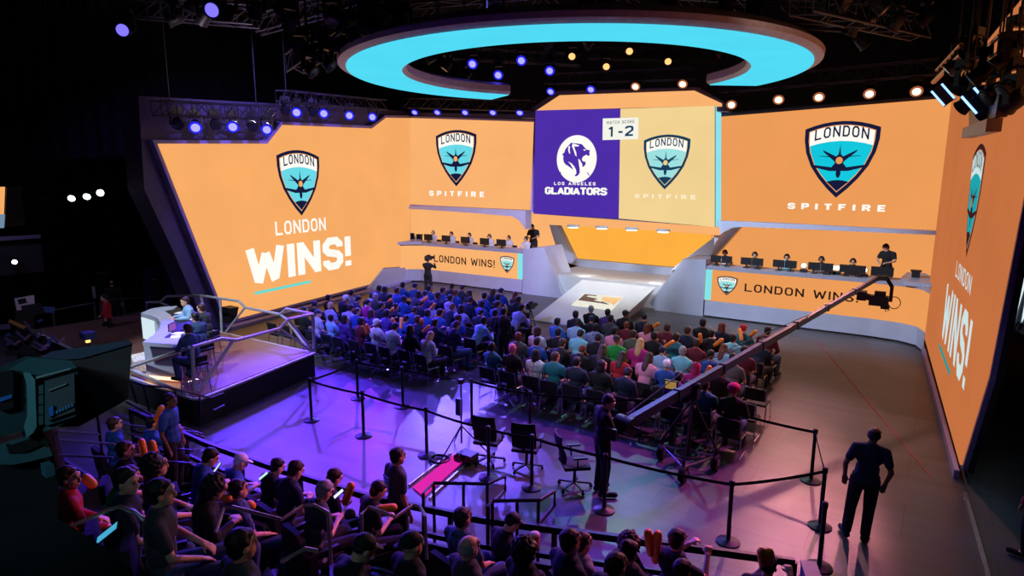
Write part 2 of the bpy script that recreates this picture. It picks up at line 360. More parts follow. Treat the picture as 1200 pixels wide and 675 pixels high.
# lion emblem
cx, cz = PC.hit(676, 186.3); rr = (PC.hit(699.3,186)[0]-PC.hit(652.7,186)[0])/2
mb = MB(); mp = lambda x, y, o: PC.at(cx+rr*x/112, cz-rr*y/112, o)
mb.poly([mp(112*math.cos(t_*PI/24), 112*math.sin(t_*PI/24)*1.03, .045) for t_ in range(48)], 0)
L_ = lambda pts, o, mi: mb.poly([mp((x-345)*.56, (y-262)*.56, o) for x, y in pts], mi)
L_([(288,120),(345,127),(398,135),(428,165),(445,182),(482,190),(474,206),(478,232),(462,238),(446,226),(425,236),(408,248),(402,265),(410,282),(438,288),(441,308),(424,328),(406,332),(408,310),(392,288),(380,268),(366,262),(372,300),(382,350),(384,378),(374,400),(345,416),(333,406),(350,388),(346,360),(328,328),(298,300),(262,284),(290,312),(318,356),(296,344),(262,322),(234,308),(218,286),(211,256),(214,232),(198,220),(222,204),(232,176),(262,146)], .055, 1)
for q in ([(266,150),(262,185),(276,216),(284,214),(278,180),(282,148)], [(306,128),(300,150),(318,185),(335,230),(350,242),(344,205),(328,170),(322,152),(340,154),(366,154),(372,146),(330,132)], [(412,180),(436,182),(440,190),(424,192)]): L_(q, .065, 0)
for q in ([(455,382),(462,378),(482,404),(476,409)], [(150,348),(178,378),(186,374),(196,384),(180,398),(140,360)]): L_(q, .058, 1)
part(mb, 'lion_emblem', [LWHITE, PURP], t)
mb = text_px(PC, 'LOS ANGELES', (650,216.6), (698.5,217.4), (650,213), .05, weight=1.25, gap=2.2)
text_px(PC, 'GLADIATORS', (639.7,226.8), (711.5,229), (639.7,219), .05, weight=1.55, gap=.5, mb=mb)
part(mb, 'white_lettering', LWHITE, t)
sb = [PC.hit(*q) for q in [(707.3,139),(748.8,137.8),(748.4,163),(707,164.2)]]
part(MB().prism([PC.at(a, z, .07) for a, z in sb], (0, .03, 0)), 'score_card', emis('led_card_white', (244, 244, 232), 1.), t)
mb = text_px(PC, 'MATCH SCORE', (712,145.6), (744.5,144.6), (712,141.9), .085, weight=.8, gap=1.5)
text_px(PC, '1', (714.5,160.5), (719.5,160.3), (714.5,148.8), .085, weight=1.1, mb=mb)
text_px(PC, '-', (725.5,160), (730.5,160), (725.5,149), .085, weight=1.2, mb=mb)
text_px(PC, '2', (733.5,159.6), (743,159.3), (733.5,147.8), .085, weight=1.1, mb=mb)
part(mb, 'score_lettering', NAVY2, t)
# header and soffit of the centre
t = thing('centre_header', 'orange hexagonal header panel above the centre screen box', 'screen', (-11.9, 24.7, 8.3))
hd = [PC.px(*q) for q in [(655,111.5),(813,106),(845,121),(845,124.5),(628,130),(627,130)]]
part(MB().prism([p+Vector((0, .05, 0)) for p in hd], (0, .6, 0)), 'display', LED_B, t)
part(MB().prism([PC.px(*q)+Vector((0, .12, 0)) for q in [(651,106),(817,101.5),(851,121),(851,130),(845,130),(622,138),(608,138),(612,133)]], (0, .7, 0)), 'header_frame', DGREY, t)
t = thing('soffit_screen', 'orange strip screen with four white downlights under the centre box', 'screen', (-11.9, 24.3, 3.2))
sf = [PC.px(*q) for q in [(625,251.5),(840,267),(841,276),(790,272),(652,264),(624.5,263)]]
part(MB().prism([p+Vector((0, .1, 0)) for p in sf], (0, .5, 0)), 'display', LED_B, t)
for x, y in ((671.5,266.5),(705,268),(740,269.7),(777,272)):
    p = PC.px(x, y)+Vector((0, .02, 0))
    d = part(MB().lathe([(.05, 0), (.26, .03), (.28, .10), (.24, .12)], p, 18), 'downlight', WHITEP, t, smooth=True)
    part(MB().lathe([(.22, -.015), (.22, .005)], p, 18), 'lens', emis('downlight_glow', (255, 250, 240), 3.), t, d)

# recess screens behind the players and behind the ramp
t = thing('recess_screen', 'orange screen behind the seated players of the left desk', 'screen', (-20, 27.3, 1.2))
part(MB().prism([PB.at(a, z) for a, z in ((-3.5, 1.2), (7.6, 1.2), (7.6, 3.9), (-3.5, 3.9))], (0, .2, 0)), 'display', LED_B, t)
t = thing('recess_screen', 'orange screen behind the seated players of the right desk', 'screen', (-4, 27.3, 1.2))
part(MB().prism([PB.at(a, z) for a, z in ((14.9, 1.2), (23.2, 1.2), (23.2, 3.9), (14.9, 3.9))], (0, .2, 0)), 'display', LED_R, t)
PE = Plane((-20, 28.2), (0, 28.2))
t = thing('ramp_screen', 'bright amber screen at the back of the centre stage above the ramp', 'screen', (-12.5, 28.2, 1.3))
part(MB().prism([PE.px(*q) for q in [(650,256),(850,270),(841,276),(789.5,313.8),(671,303.2),(654,266)]], (0, .2, 0)), 'display', emis('led_amber', (254, 176, 66), 1.0), t)

# ------------------------------------------------------------------ floor, walls, ceiling
def floor_mat():
    m = bpy.data.materials.new('polished_dark_floor'); m.use_nodes = True; nt = m.node_tree; b = nt.nodes['Principled BSDF']
    tc = nt.nodes.new('ShaderNodeTexCoord'); mp = nt.nodes.new('ShaderNodeMapping'); mp.inputs['Scale'].default_value = (.25, 2.5, 1)
    nz = nt.nodes.new('ShaderNodeTexNoise'); nz.inputs['Scale'].default_value = 1.2; nz.inputs['Detail'].default_value = 6
    nt.links.new(tc.outputs['Object'], mp.inputs[0]); nt.links.new(mp.outputs[0], nz.inputs['Vector'])
    r = nt.nodes.new('ShaderNodeValToRGB'); r.color_ramp.elements[0].position = .3; r.color_ramp.elements[1].position = .7
    r.color_ramp.elements[0].color = (.058, .052, .064, 1); r.color_ramp.elements[1].color = (.084, .076, .088, 1)
    br = nt.nodes.new('ShaderNodeTexBrick'); br.inputs['Scale'].default_value = 1; br.inputs['Brick Width'].default_value = 2.4; br.inputs['Row Height'].default_value = 1.2
    br.inputs['Mortar Size'].default_value = .008; br.inputs['Color1'].default_value = (1,1,1,1); br.inputs['Color2'].default_value = (.93,.93,.93,1); br.inputs['Mortar'].default_value = (.5,.5,.5,1)
    nt.links.new(tc.outputs['Object'], br.inputs['Vector'])
    mx = nt.nodes.new('ShaderNodeMix'); mx.data_type = 'RGBA'; mx.blend_type = 'MULTIPLY'; mx.inputs['Factor'].default_value = 1
    nt.links.new(nz.outputs['Fac'], r.inputs['Fac']); nt.links.new(r.outputs['Color'], mx.inputs[6]); nt.links.new(br.outputs['Color'], mx.inputs[7])
    nt.links.new(mx.outputs[2], b.inputs['Base Color'])
    n2 = nt.nodes.new('ShaderNodeTexNoise'); n2.inputs['Scale'].default_value = .8; n2.inputs['Detail'].default_value = 5
    nt.links.new(tc.outputs['Object'], n2.inputs['Vector'])
    mr = nt.nodes.new('ShaderNodeMapRange'); mr.inputs[3].default_value = .30; mr.inputs[4].default_value = .46
    nt.links.new(n2.outputs['Fac'], mr.inputs[0]); nt.links.new(mr.outputs[0], b.inputs['Roughness']); b.inputs['Specular IOR Level'].default_value = .3
    return m
struct(MB().box((-8, 14, -.1), (56, 44, .2)), 'floor', floor_mat())
CARPET = mat('dark_carpet', (14, 13, 18), .95, var=.3)
struct(MB().box((-8, -9.5, -.15), (56, 3, .2)), 'floor_rear', CARPET)
struct(MB().box((-8, 31.2, 6.6), (56, .3, 13.4)), 'wall_back', BACKDK)
struct(MB().box((15, 10, 6.6), (.3, 43, 13.4)), 'wall_right', BACKDK)
struct(MB().box((-8, 10, 13.4), (56, 43, .3)), 'ceiling', mat('black_ceiling', (10, 9, 10), .95, var=.3))
def wavy(a, b, z0, z1, amp, wl, seg=14):
    a = Vector(a); b = Vector(b); L = (b-a).length; d = (b-a).normalized(); n = Vector((d.y, -d.x, 0)); N = int(L/wl*seg); mb = MB(); vs = []
    for i in range(N+1):
        s = L*i/N; o = amp*math.sin(2*PI*s/wl+1.3*math.sin(s*.9)); p = a+d*s+n*o; vs += [(p.x, p.y, z0), (p.x, p.y, z1)]
    mb.add(vs, [(2*i, 2*i+2, 2*i+3, 2*i+1) for i in range(N)]); return mb
struct(MB().box((-30.3, 10, 6.6), (.3, 43, 13.4)), 'wall_left', BACKDK)
for i, (y0, y1, z0) in enumerate(((-6, 7.8, 3.2), (7.9, 17.9, 0.02), (18, 30.6, 0.02))):
    o = wavy((-28.6, y0, 0), (-28.6, y1, 0), z0, 12.8, .12, .55).build('stage_curtain', DRAPE, None, True)
    me = o.modifiers.new('thick', 'SOLIDIFY'); me.thickness = .02
    tag(o, ['black pleated curtain hanging at the far left above the balcony', 'black pleated curtain behind the commentary platform', 'black pleated curtain behind the left wall screen'][i], 'curtain')
# black fascia on the right behind the side screen
# ------------------------------------------------------------------ right wall screen
rp = [PR.hit(*q) for q in [(1080,402),(1122,114)]]
far_b = (rp[0][0], .28); far_t = (.4, 8.0)
tip = PR.hit(1127,545); e1 = PR.hit(1158.5,440); e2 = PR.hit(1197,240)
k = (8.4-e1[1])/(e2[1]-e1[1]); top_near = (e1[0]+(e2[0]-e1[0])*k, 8.4)
PRr = Plane((-.05, 24.9), (.95, 11.8))
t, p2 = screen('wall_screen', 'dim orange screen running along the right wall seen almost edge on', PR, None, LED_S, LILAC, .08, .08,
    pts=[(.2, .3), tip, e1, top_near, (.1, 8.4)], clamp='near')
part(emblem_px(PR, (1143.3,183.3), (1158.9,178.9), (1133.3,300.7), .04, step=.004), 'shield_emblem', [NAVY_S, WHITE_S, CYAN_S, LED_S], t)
s0, za = PR.hit(1121.8,323); s1, zb = PR.hit(1139.5,347); _, zt = PR.hit(1123.2,303.7)
mb = text_on(PR, 'LONDON', s0, s1, (za+zb)/2, (za+zb)/2+(zt-za), .04, weight=.9, gap=1.)
s0, za = PR.hit(1105,392); s1, zb = PR.hit(1132,458); _, zt = PR.hit(1111.7,330.4)
text_on(PR, 'WINS!', s0, s1, (za+zb)/2, (za+zb)/2+(zt-za), .04, weight=1.3, gap=1.1, mb=mb)
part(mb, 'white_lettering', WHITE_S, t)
s0, za = PR.hit(1102.5,404); s1, zb = PR.hit(1115,438.5); zz = (za+zb)/2
part(MB().prism([PR.at(s0, zz-.05, .04), PR.at(s1, zz-.05, .04), PR.at(s1, zz+.05, .04), PR.at(s0, zz+.05, .04)], -PR.n*.02), 'underline', emis('led_teal_side', (40, 150, 145), 1.), t)
o2 = offset_poly([(.2, .35), tip, e1, top_near, (.1, 8.4)], .10)
mb = MB().prism([PR.at(a, max(z, .01), -.10) for a, z in o2], -PR.n*.08)
single(mb, 'screen_backing_wall', mat('bronze_set_paint', (62, 50, 52), .5, .2), 'brown black set wall carrying the right wall screen', 'set wall', PR.at(6, 0, -.5))
# kerb on the floor at the right screen
mb = MB(); a, b = PR.at(.6, 0, .04), PR.at(tip[0]+.15, 0, .04)
mb.prism([a, b, b+Vector((0, 0, .16)), a+Vector((0, 0, .16))], PR.n*.08)
single(mb, 'screen_kerb', LILAC, 'lilac kerb on the floor below the right wall screen', 'kerb', (a+b)/2)
# scenic louvre at the top right of that screen
mb = MB(); q = [PR.hit(*x) for x in [(1161,148),(1200,136),(1205,108),(1160,124)]]
pts = [PR.at(a_, z_, .35) for a_, z_ in q]
t = thing('louvre_panel', 'bronze ribbed panel with pale lower rail above the right wall screen', 'panel', pts[0])
part(MB().prism(pts, -PR.n*.15), 'ribbed_sheet', mat('bronze_metal', (96, 78, 62), .4, .6), t)
part(MB().bar(pts[0]-Vector((0, 0, .12)), pts[1]-Vector((0, 0, .12)), .2, .2), 'lower_rail', mat('pale_bronze', (150, 128, 118), .4, .3), t)
# light columns outside the stage
PX = Plane((0, 18.4), (6, 17))
for i, (q, lab) in enumerate(([(1176,397),(1179,330),(1200,262),(1212,262),(1196,372),(1180,399)], 'slanted white light panel with pale frame right of the right wall screen'), ([(1190,392),(1198,340),(1216,300),(1222,330),(1204,380)], 'second white light panel at the right edge beyond the first')) if False else []:
    pass
def light_panel(q, lab):
    h = [PX.hit(*x) for x in q]; h = [(a, z) for a, z in h]
    t = thing('light_column', lab, 'light column', PX.at(h[0][0], h[0][1]))
    part(MB().prism([PX.at(a, z, 0) for a, z in offset_poly(h, .09)], -PX.n*.3), 'panel_frame', GREYP, t)
    part(MB().prism([PX.at(a, z, .02) for a, z in h], -PX.n*.03), 'diffuser', emis('panel_glow', (225, 245, 245), 1.0), t)
light_panel([(1180,392),(1183,372),(1197,300),(1210,255),(1222,262),(1212,300),(1190,372)], 'slanted white light panel with pale frame right of the right wall screen')
light_panel([(1197,378),(1206,325),(1222,285),(1230,300),(1215,350)], 'rounded white light panel at the very edge right of the slanted one')
# strip on floor at the right edge, dark riser outside the stage
mb = MB().bar(W(1131,577,.02), W(1163,690,.02), .05, .03)
single(mb, 'floor_edge_strip', STEEL, 'thin steel edging strip on the floor running to the right screen tip', 'edge strip', W(1145,630))

# ------------------------------------------------------------------ player desks
def desk(side, root_label):
    L = side == 'L'
    xa, xb = (-23.0, PD.px(612,300).x) if L else (PD.px(827.5,330).x, .1)
    t = thing('player_desk', root_label, 'desk', ((xa+xb)/2, 24.6, 0))
    # body: lower plinth with rounded outer end
    def front(z, off):                       # plan line of the desk front, outer end curved towards the room
        if L: return [(-23.05+.0, 23.2-off*.2), (-22.75, 24.0-off), (-22.2, 24.4-off), (-21.2, 24.55-off), (xb, 24.6-off)]
        return [(xa, 24.6-off), (-1.6, 24.6-off), (-.75, 24.45-off), (-.25, 24.1-off), (-.02, 23.3-off*.2)]
    def band(z0, z1, o0, o1, name, m, closed_back=26.2, trim=0):
        f0 = front(z0, o0); f1 = front(z1, o1); mb = MB(); n = len(f0)
        bx = (f0[0][0]-(0 if not L else 0), closed_back), (f0[-1][0], closed_back)
        lo = [Vector((x, y, z0)) for x, y in f0]; hi = [Vector((x, y, z1)) for x, y in f1]
        lo += [Vector((f0[-1][0], closed_back, z0)), Vector((f0[0][0], closed_back, z0))]; hi += [Vector((f1[-1][0], closed_back, z1)), Vector((f1[0][0], closed_back, z1))]
        m_ = len(lo); mb.add(lo+hi, [(i, (i+1) % m_, m_+(i+1) % m_, m_+i) for i in range(m_)]); mb.poly(hi); mb.poly(lo)
        return part(mb, name, m, t)
    band(0, .06, -.06, -.06, 'toe_kick', PLAST)
    band(.06, .66, 0.05, 0, 'plinth', GREYP)
    band(.66, 1.9, 0, 0, 'led_front', LED_B if L else LED_R)
    band(1.9, 2.03, .06, .10, 'desk_top', GREYP, 25.5)
    # cyan end strip and lettering
    e = xb if L else xa
    x0, x1 = (e-.22, e+.02) if L else (e-.02, e+.22)
    part(MB().box(((x0+x1)/2, 24.58, 1.29), (x1-x0, .06, 1.2)), 'end_strip', emis('led_end_cyan', (130, 228, 230), 1.), t)
    if L:
        mb = text_px(PD, 'LONDON WINS!', (511,306.2), (582,313.4), (511,298), .16, weight=.95, gap=1.1)
        em = emblem_px(PD, (588,301.2), (604.6,302), (596.3,319.8), .14)
    else:
        mb = text_px(PD, 'LONDON WINS!', (873,341.8), (1006,353.2), (873,332.6), .10, weight=.95, gap=1.1)
        em = emblem_px(PD, (841.4,325.2), (865.4,325.6), (852.3,345.8), .08)
    if L: part(MB().prism([PL.px(*q, .05) for q in [(428,338.5),(447,314.6),(478,313.2),(480,333),(455,336)]], PL.n*.10), 'plinth_end', GREYP, t)
    part(mb, 'dark_lettering', DARKTXT, t)
    part(em, 'shield_emblem', [NAVY, LWHITE, CYL, LED_B], t)
    return t
desk('L', 'long curved player desk left of the ramp with orange front reading winner line')
desk('R', 'long curved player desk right of the ramp with orange front and cyan left end')
# raised side arms of the desks (lighter curved shelf ends)
def shelf_end(pts, lab):
    mb = MB().prism([W(*q, 2.12) for q in pts], (0, 0, -.14)); c = sum((W(*q, 2.12) for q in pts), Vector())/len(pts)
    return single(mb, 'desk_end_shelf', GREYP, lab, 'shelf', c, smooth=False)
shelf_end([(443,280.5),(452,277.5),(476,275.5),(492,277),(494,283.5),(470,283.6),(450,284.5)], 'pointed grey end shelf of the left player desk beside the wall screen')
shelf_end([(1056,325),(1063,319),(1084,320),(1097,327),(1098.5,334),(1080,331.5),(1060,329.5)], 'rounded grey end shelf of the right player desk')
# player platforms
struct(MB().box((-19.2, 26.5, .62), (8.0, 1.9, 1.24)), 'floor_left_platform', DGREY)
struct(MB().box((-3.7, 26.5, .62), (8.0, 1.9, 1.24)), 'floor_right_platform', DGREY)

# ------------------------------------------------------------------ wedges, ramp, centre stage
def wedge(front, back, lab):
    mb = MB(); f = [Vector(p) for p in front]; b = [Vector(p) for p in back]; n = len(f)
    mb.poly(f); mb.poly(b); mb.add(f+b, [(i, (i+1) % n, n+(i+1) % n, n+i) for i in range(n)])
    return single(mb, 'desk_wedge', GREYP, lab, 'wedge', (sum((p for p in f), Vector())/n).xy.to_3d())
z = 0
fl = [PD.px(612.5,293), PD.px(637,289.8), None, None]
fa = PD.px(612.5,292.5); fb = PD.px(637,289.6); fc = PD.px(660.5,347); fd = PD.px(612.5,341)
wedge([(fa.x, 24.6, fa.z), (fb.x, 24.6, fb.z), (fc.x, 24.6, 0), (fa.x, 24.6, 0)], [(fa.x, 26.2, fa.z), (fb.x+.05, 26.2, fb.z), (fc.x-.1, 26.2, 0), (fa.x, 26.2, 0)], 'grey sloping wedge at the inner end of the left player desk')
ga = PD.px(800.7,303.3); gb = PD.px(827.3,304.2); gc = PD.px(761,359)
wedge([(gb.x, 24.6, gb.z), (ga.x, 24.6, ga.z), (gc.x, 24.6, .28), (gc.x+.25, 24.6, 0), (gb.x, 24.6, 0)], [(gb.x, 26.2, gb.z), (ga.x, 26.2, ga.z), (gc.x, 26.2, .28), (gc.x+.25, 26.2, 0), (gb.x, 26.2, 0)], 'grey sloping wedge at the inner end of the right player desk')
# stage platform between them
mb = MB(); mb.box((-11.7, 26.6, .5), (6.4, 3.3, 1.0)); 
single(mb, 'stage_platform', WHITEP, 'pale raised stage floor at the top of the white ramp', 'platform', (-11.7, 26.4, 0))
mb = MB().prism([(-14.6, 28.15, 1.0), (-14.6, 27.2, 1.0), (-13.4, 26.6, 1.0), (-14.5, 25.0, 1.35), (-15.3, 26.0, 1.5)], (0, 0, .02))
# ramp
t = thing('stage_ramp', 'wide white ramp leading up to the centre stage with a league badge on it', 'ramp', (-11, 22.2, 0))
rz = lambda y: 1.0*(y-20.05)/(24.35-20.05)
A0, A1, B0, B1 = (-12.62, 20.05), (-9.4, 20.05), (-12.72, 24.6), (-9.38, 24.6)
mb = MB(); top = [(A0[0], A0[1], .04), (A1[0], A1[1], .04), (-9.34, 24.35, 1.01), (-12.7, 24.35, 1.01)]
bot = [(A0[0]+.02, A0[1], 0), (A1[0]-.02, A1[1], 0), (-9.95, 24.35, 0), (-12.3, 24.35, 0)]
mb.add(top+bot, [(0,1,2,3), (4,7,6,5), (0,4,5,1), (1,5,6,2), (2,6,7,3), (3,7,4,0)])
part(mb, 'ramp_body', WHITEP, t)
e = Vector((0, 1, 0))
def on_ramp(x, y, o=.02): return Vector((x, y, .04+.97*(y-20.05)/4.3+o))
def ramp_px(u, v, o=.02):                 # photo point on the sloping surface
    n = Vector((0, -.97, 4.3)).normalized(); P0 = Vector((-11, 20.05, .04)); d = ray(u, v); tt = (P0-EYE).dot(n)/d.dot(n); P = EYE+d*tt; return P+n*o
bd = [(669.4,358),(684,344),(731.7,347.8),(717,364)]
bz = lambda L_: [(655+x/9, 325+y/9) for x, y in L_]
part(MB().prism([ramp_px(*q, .012) for q in bd], (0, 0, -.008)), 'badge_border', emis('badge_glow', (250, 246, 230), .9), t)
part(MB().poly([ramp_px(*q, .02) for q in bz([(200,245),(275,180),(400,195),(395,205),(310,196),(290,207),(385,225),(410,236),(365,246),(440,262),(460,258),(535,290),(505,289),(430,276)])]), 'badge_figure', mat('badge_brown', (92, 60, 45), .5), t, label='brown figure of the badge')
part(MB().poly([ramp_px(*q, .02) for q in bz([(470,213),(660,226),(575,300),(545,276),(500,262),(440,246)])]), 'badge_field', mat('badge_orange', (245, 190, 120), .5), t, label='orange half of the badge')
# slanted pillars framing the opening
def pillar(px, lab, Y0=26.9):
    p = Plane((-20, Y0), (0, Y0)); mb = MB().prism([p.px(*q) for q in px], (0, .4, 0)); q0 = p.px(*px[0]); return single(mb, 'slanted_pillar', GREYP, lab, 'pillar', q0)
pillar([(643.5,263),(653,264),(672.5,304),(668,309),(655,300)], 'narrow slanted grey pillar left of the ramp opening')
pillar([(841,275),(868,262),(866,268),(838,300),(827,306),(786,317),(790,313)], 'broad slanted grey pillar right of the ramp opening')
pillar([(668,309),(672,303.2),(789.5,313.7),(786,326),(720,322)], 'grey riser at the back of the centre stage', 27.9)

# ------------------------------------------------------------------ halo ring
RZ0 = 8.4
ctr = Vector((-9.47, 17.2, RZ0)); RO, RI = 6.5, 4.95
t = thing('halo_ring', 'huge open cyan lit halo ring hanging over the audience below the lighting rig', 'halo ring', ctr)
def ang(x, r):                            # far side angle at which a circle of radius r crosses a photo column
    return min((k/1000 for k in range(300, 3100)), key=lambda a: abs(proj(ctr+Vector((math.cos(a)*r, math.sin(a)*r, 0)))[0]-x))
gl_o, gl_i, gr_o, gr_i = ang(577, RO), ang(597, RI), ang(886, RO), ang(830, RI)      # ends of the ring: left outer and inner, right outer and inner
def strip_profile(prof, inset, name, m, n=110):
    mb = MB(); k = len(prof); vs = []
    for i in range(n+1):
        for r, z in prof:
            f = (r-RI)/(RO-RI); f = max(0, min(1, f)); a0 = gl_i+(gl_o-gl_i)*f+inset; a1 = gr_i+(gr_o-gr_i)*f+2*PI-inset
            a = a0+(a1-a0)*i/n; vs.append(ctr+Vector((math.cos(a)*r, math.sin(a)*r, z)))
    fs = [(i*k+j, i*k+(j+1) % k, (i+1)*k+(j+1) % k, (i+1)*k+j) for i in range(n) for j in range(k)]
    fs += [tuple(range(k)), tuple(n*k+j for j in reversed(range(k)))]; mb.add(vs, fs); return part(mb, name, m, t, smooth=True)
RINGP = mat('ring_fascia_paint', (205, 190, 205), .5, .1)
strip_profile([(RI-.01, .03), (RO+.02, .03), (RO+.22, .10), (RO+.24, .22), (RO+.02, .40), (RO-.3, .46), (RI+.2, .46), (RI-.08, .34), (RI-.1, .12)], 0, 'ring_fascia', RINGP)
strip_profile([(RI+.03, .0), (RO, .0), (RO, .05), (RI+.03, .05)], .006, 'glowing_underside', emis('ring_cyan', (80, 214, 240), 1.05))

# ------------------------------------------------------------------ moving lights
lensm = {'blue': emis('lens_blue', None, 1., lin=(.5, .45, 7)), 'warm': emis('lens_warm', None, 1., lin=(4.0, 2.1, 1.3)), 'amber': emis('lens_amber', None, 1., lin=(1.6, .75, .25)),
         'white': emis('lens_white', None, 1., lin=(7, 8.5, 9)), 'off': mat('dark_lens', (40, 42, 52), .15, .2), 'dimblue': emis('lens_dim_blue', None, 1., lin=(.25, .2, 1.6))}
def fixture_proto(kind):
    t = thing('moving_light', '', 'stage light', (0, 0, -50))
    part(MB().box((0, 0, -50.10), (.34, .26, .16)).bar((0, 0, -50.02), (0, 0, -49.86), .06), 'base', PLAST, t)
    mb = MB()
    for s in (-1, 1): mb.box((s*.2, 0, -50.36), (.05, .12, .42))
    mb.box((0, 0, -50.2), (.45, .14, .05)); part(mb, 'yoke', METAL, t)
    h = MB().lathe([(.10, .22), (.15, .16), (.165, .0), (.16, -.12), (.185, -.2), (.17, -.21), (.17, -.19)], (0, 0, 0), 16).build('head', PLAST, t, True)
    h.location = (0, 0, -.5)
    l = MB().lathe([(.0, 0), (.14, 0), (.14, -.012), (.0, -.02)], (0, 0, -.2), 16).build('lens', lensm[kind], h, True)
    if kind in ('blue', 'warm'): MB().lathe([(.145, -.19), (.15, -.215), (.215, -.20), (.21, -.17), (.15, -.16)], (0, 0, 0), 20).build('painted_halo', emis('lens_halo_'+kind, None, 1., lin=(.02, .02, .75) if kind == 'blue' else (.35, .1, .04)), h, True)  # emissive ring stands in for the bloom around the lens
    return t, h
PROTO = {}
def fixture(P, kind, label, aim=None, rz=None, group=None, s=1., pipe=False):
    if kind not in PROTO:
        PROTO[kind] = fixture_proto(kind); t = PROTO[kind][0]
    else: t = copy_tree(PROTO[kind][0])
    t.location = Vector(P)+Vector((0, 0, .5*s)); t.scale = (s, s, s); tag(t, label, 'stage light', group)
    aim = Vector(aim) if aim is not None else Vector(P)+Vector((0, -1, -2))
    d = (aim-Vector(P)).normalized(); yaw = math.atan2(d.y, d.x)-PI/2; t.rotation_euler = (0, 0, yaw)
    tilt = math.acos(max(-1, min(1, -d.z)))
    for c in kids(t):
        if c.name.split('.')[0] == 'head': c.rotation_euler = (tilt, 0, 0)
    if pipe: MB().tube([(0, 0, -.02), (0, 0, (13.2-t.location.z)/s)], .02, 6).build('drop_pipe', METAL, t)
    return t
def truss(a, b, w, label, hang=None, m=METAL, group=None, step=None):
    a = Vector(a); b = Vector(b); t = thing('lighting_truss', label, 'truss', (a+b)/2, group=group); d = (b-a).normalized()
    side = d.cross(Vector((0, 0, 1))).normalized()*w/2; up = side.cross(d).normalized()*w/2; up = up if up.z > 0 else -up
    for sx in (-1, 1):
        for sy in (-1, 1): part(MB().tube([a+side*sx+up*sy, b+side*sx+up*sy], .028, 6), 'chord', m, t)
    mb = MB(); n = max(2, int((b-a).length/(step or w*1.2)))
    for i in range(n):
        p, q = a+(b-a)*i/n, a+(b-a)*(i+1)/n
        for s in (-1, 1):
            z1, z2 = (1, -1) if i % 2 else (-1, 1)
            mb.bar(p+side*s+up*z1, q+side*s+up*z2, .025); mb.bar(p+side*z1+up*s, q+side*z2+up*s, .025)
        mb.bar(p+side+up, p+side-up, .022); mb.bar(p-side+up, p-side-up, .022)
    part(mb, 'lacing', m, t)
    if hang:
        for k in hang:
            p = a+(b-a)*k; part(MB().tube([p+up, p+up+Vector((0, 0, 13.2-p.z-w/2))], .02, 5), 'hanging_cable', METAL, t)
    return t
# left wall rig (in front of the dark fascia)
PLf = Plane((-20.7+.9, 10.55+.15), (-23.1+.9, 24.75+.15))
TR = mat('dark_truss', (62, 60, 76), .5, .6)
truss(PLf.px(183,126.5), PLf.px(325,132), .42, 'truss over the near end of the left wall screen', (.1, .8), TR)
truss(PLf.px(328,112.5), PLf.px(449,123), .42, 'truss over the far end of the left wall screen', (.05, .85), TR)
ordn = ['first', 'second', 'third', 'fourth', 'fifth', 'sixth', 'seventh', 'eighth', 'ninth', 'tenth', 'eleventh', 'twelfth', 'thirteenth', 'fourteenth', 'fifteenth', 'sixteenth', 'seventeenth', 'eighteenth', 'nineteenth', 'twentieth', 'last']
FL = []
for i, (x, y) in enumerate([(229,151),(273,150.5),(313,154),(348,134),(380,135.5),(410,138),(437,140)]):
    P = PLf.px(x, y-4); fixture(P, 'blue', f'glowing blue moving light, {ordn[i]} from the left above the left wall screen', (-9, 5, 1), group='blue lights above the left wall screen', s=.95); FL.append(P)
for i, (x, y) in enumerate([(208,149),(252,150),(296,152),(334,133),(366,135)]):
    P = PLf.px(x, y-5); fixture(P, 'off', f'unlit moving light, {ordn[i]} from the left above the left wall screen', P+Vector((1.2, -.6, -.5)), s=.95)
# back rig
PG = Plane((-24, 24.0), (0, 24.0))
truss(PG.px(476,121), PG.px(625,124), .45, 'truss over the screen above the left player desk', (.1, .9), TR)
truss(PG.px(846,101), PG.px(1100,78), .45, 'truss over the screen above the right player desk', (.1, .5, .9), TR)
truss(PG.px(640,93), PG.px(815,86), .4, 'truss over the centre screen box', (.1, .9), TR)
BK = []
for i, (x, y) in enumerate([(487,132),(513.5,132),(546,132),(578.5,132),(610,132)]):
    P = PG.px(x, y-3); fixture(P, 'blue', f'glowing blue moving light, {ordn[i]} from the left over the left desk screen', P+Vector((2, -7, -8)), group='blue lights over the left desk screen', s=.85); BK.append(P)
for i, (x, y, k) in enumerate([(648,108,'blue'),(695,105.5,'blue'),(747,102,'warm'),(802,99,'warm')]):
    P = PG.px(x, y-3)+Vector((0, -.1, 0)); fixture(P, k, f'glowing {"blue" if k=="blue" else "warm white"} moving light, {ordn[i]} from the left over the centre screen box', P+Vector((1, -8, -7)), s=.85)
for i, (x, y) in enumerate([(858,123),(913,117),(960,114),(1019,110),(1074,107)]):
    P = PG.px(x, y-3); fixture(P, 'warm', f'glowing warm white moving light, {ordn[i]} from the left over the right desk screen', P+Vector((1, -8, -6)), group='warm lights over the right desk screen', s=.85)
# lights seen through the ring
for i, (x, y, k, dd) in enumerate([(555,73,'blue',24),(585,86,'blue',25),(612,69,'blue',24),(645,81,'blue',25),(671,64,'amber',24),(711,76,'amber',25),(738,58,'amber',24),(783,70,'amber',25)]):
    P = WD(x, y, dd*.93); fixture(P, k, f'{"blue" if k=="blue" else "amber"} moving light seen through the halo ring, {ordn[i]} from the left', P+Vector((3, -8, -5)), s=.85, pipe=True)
truss(WD(530,62,23), WD(680,70,23), .4, 'dark truss seen through the left half of the halo ring', (.2, .8))
truss(WD(690,62,23.5), WD(850,66,23.5), .4, 'dark truss seen through the right half of the halo ring', (.2, .8))
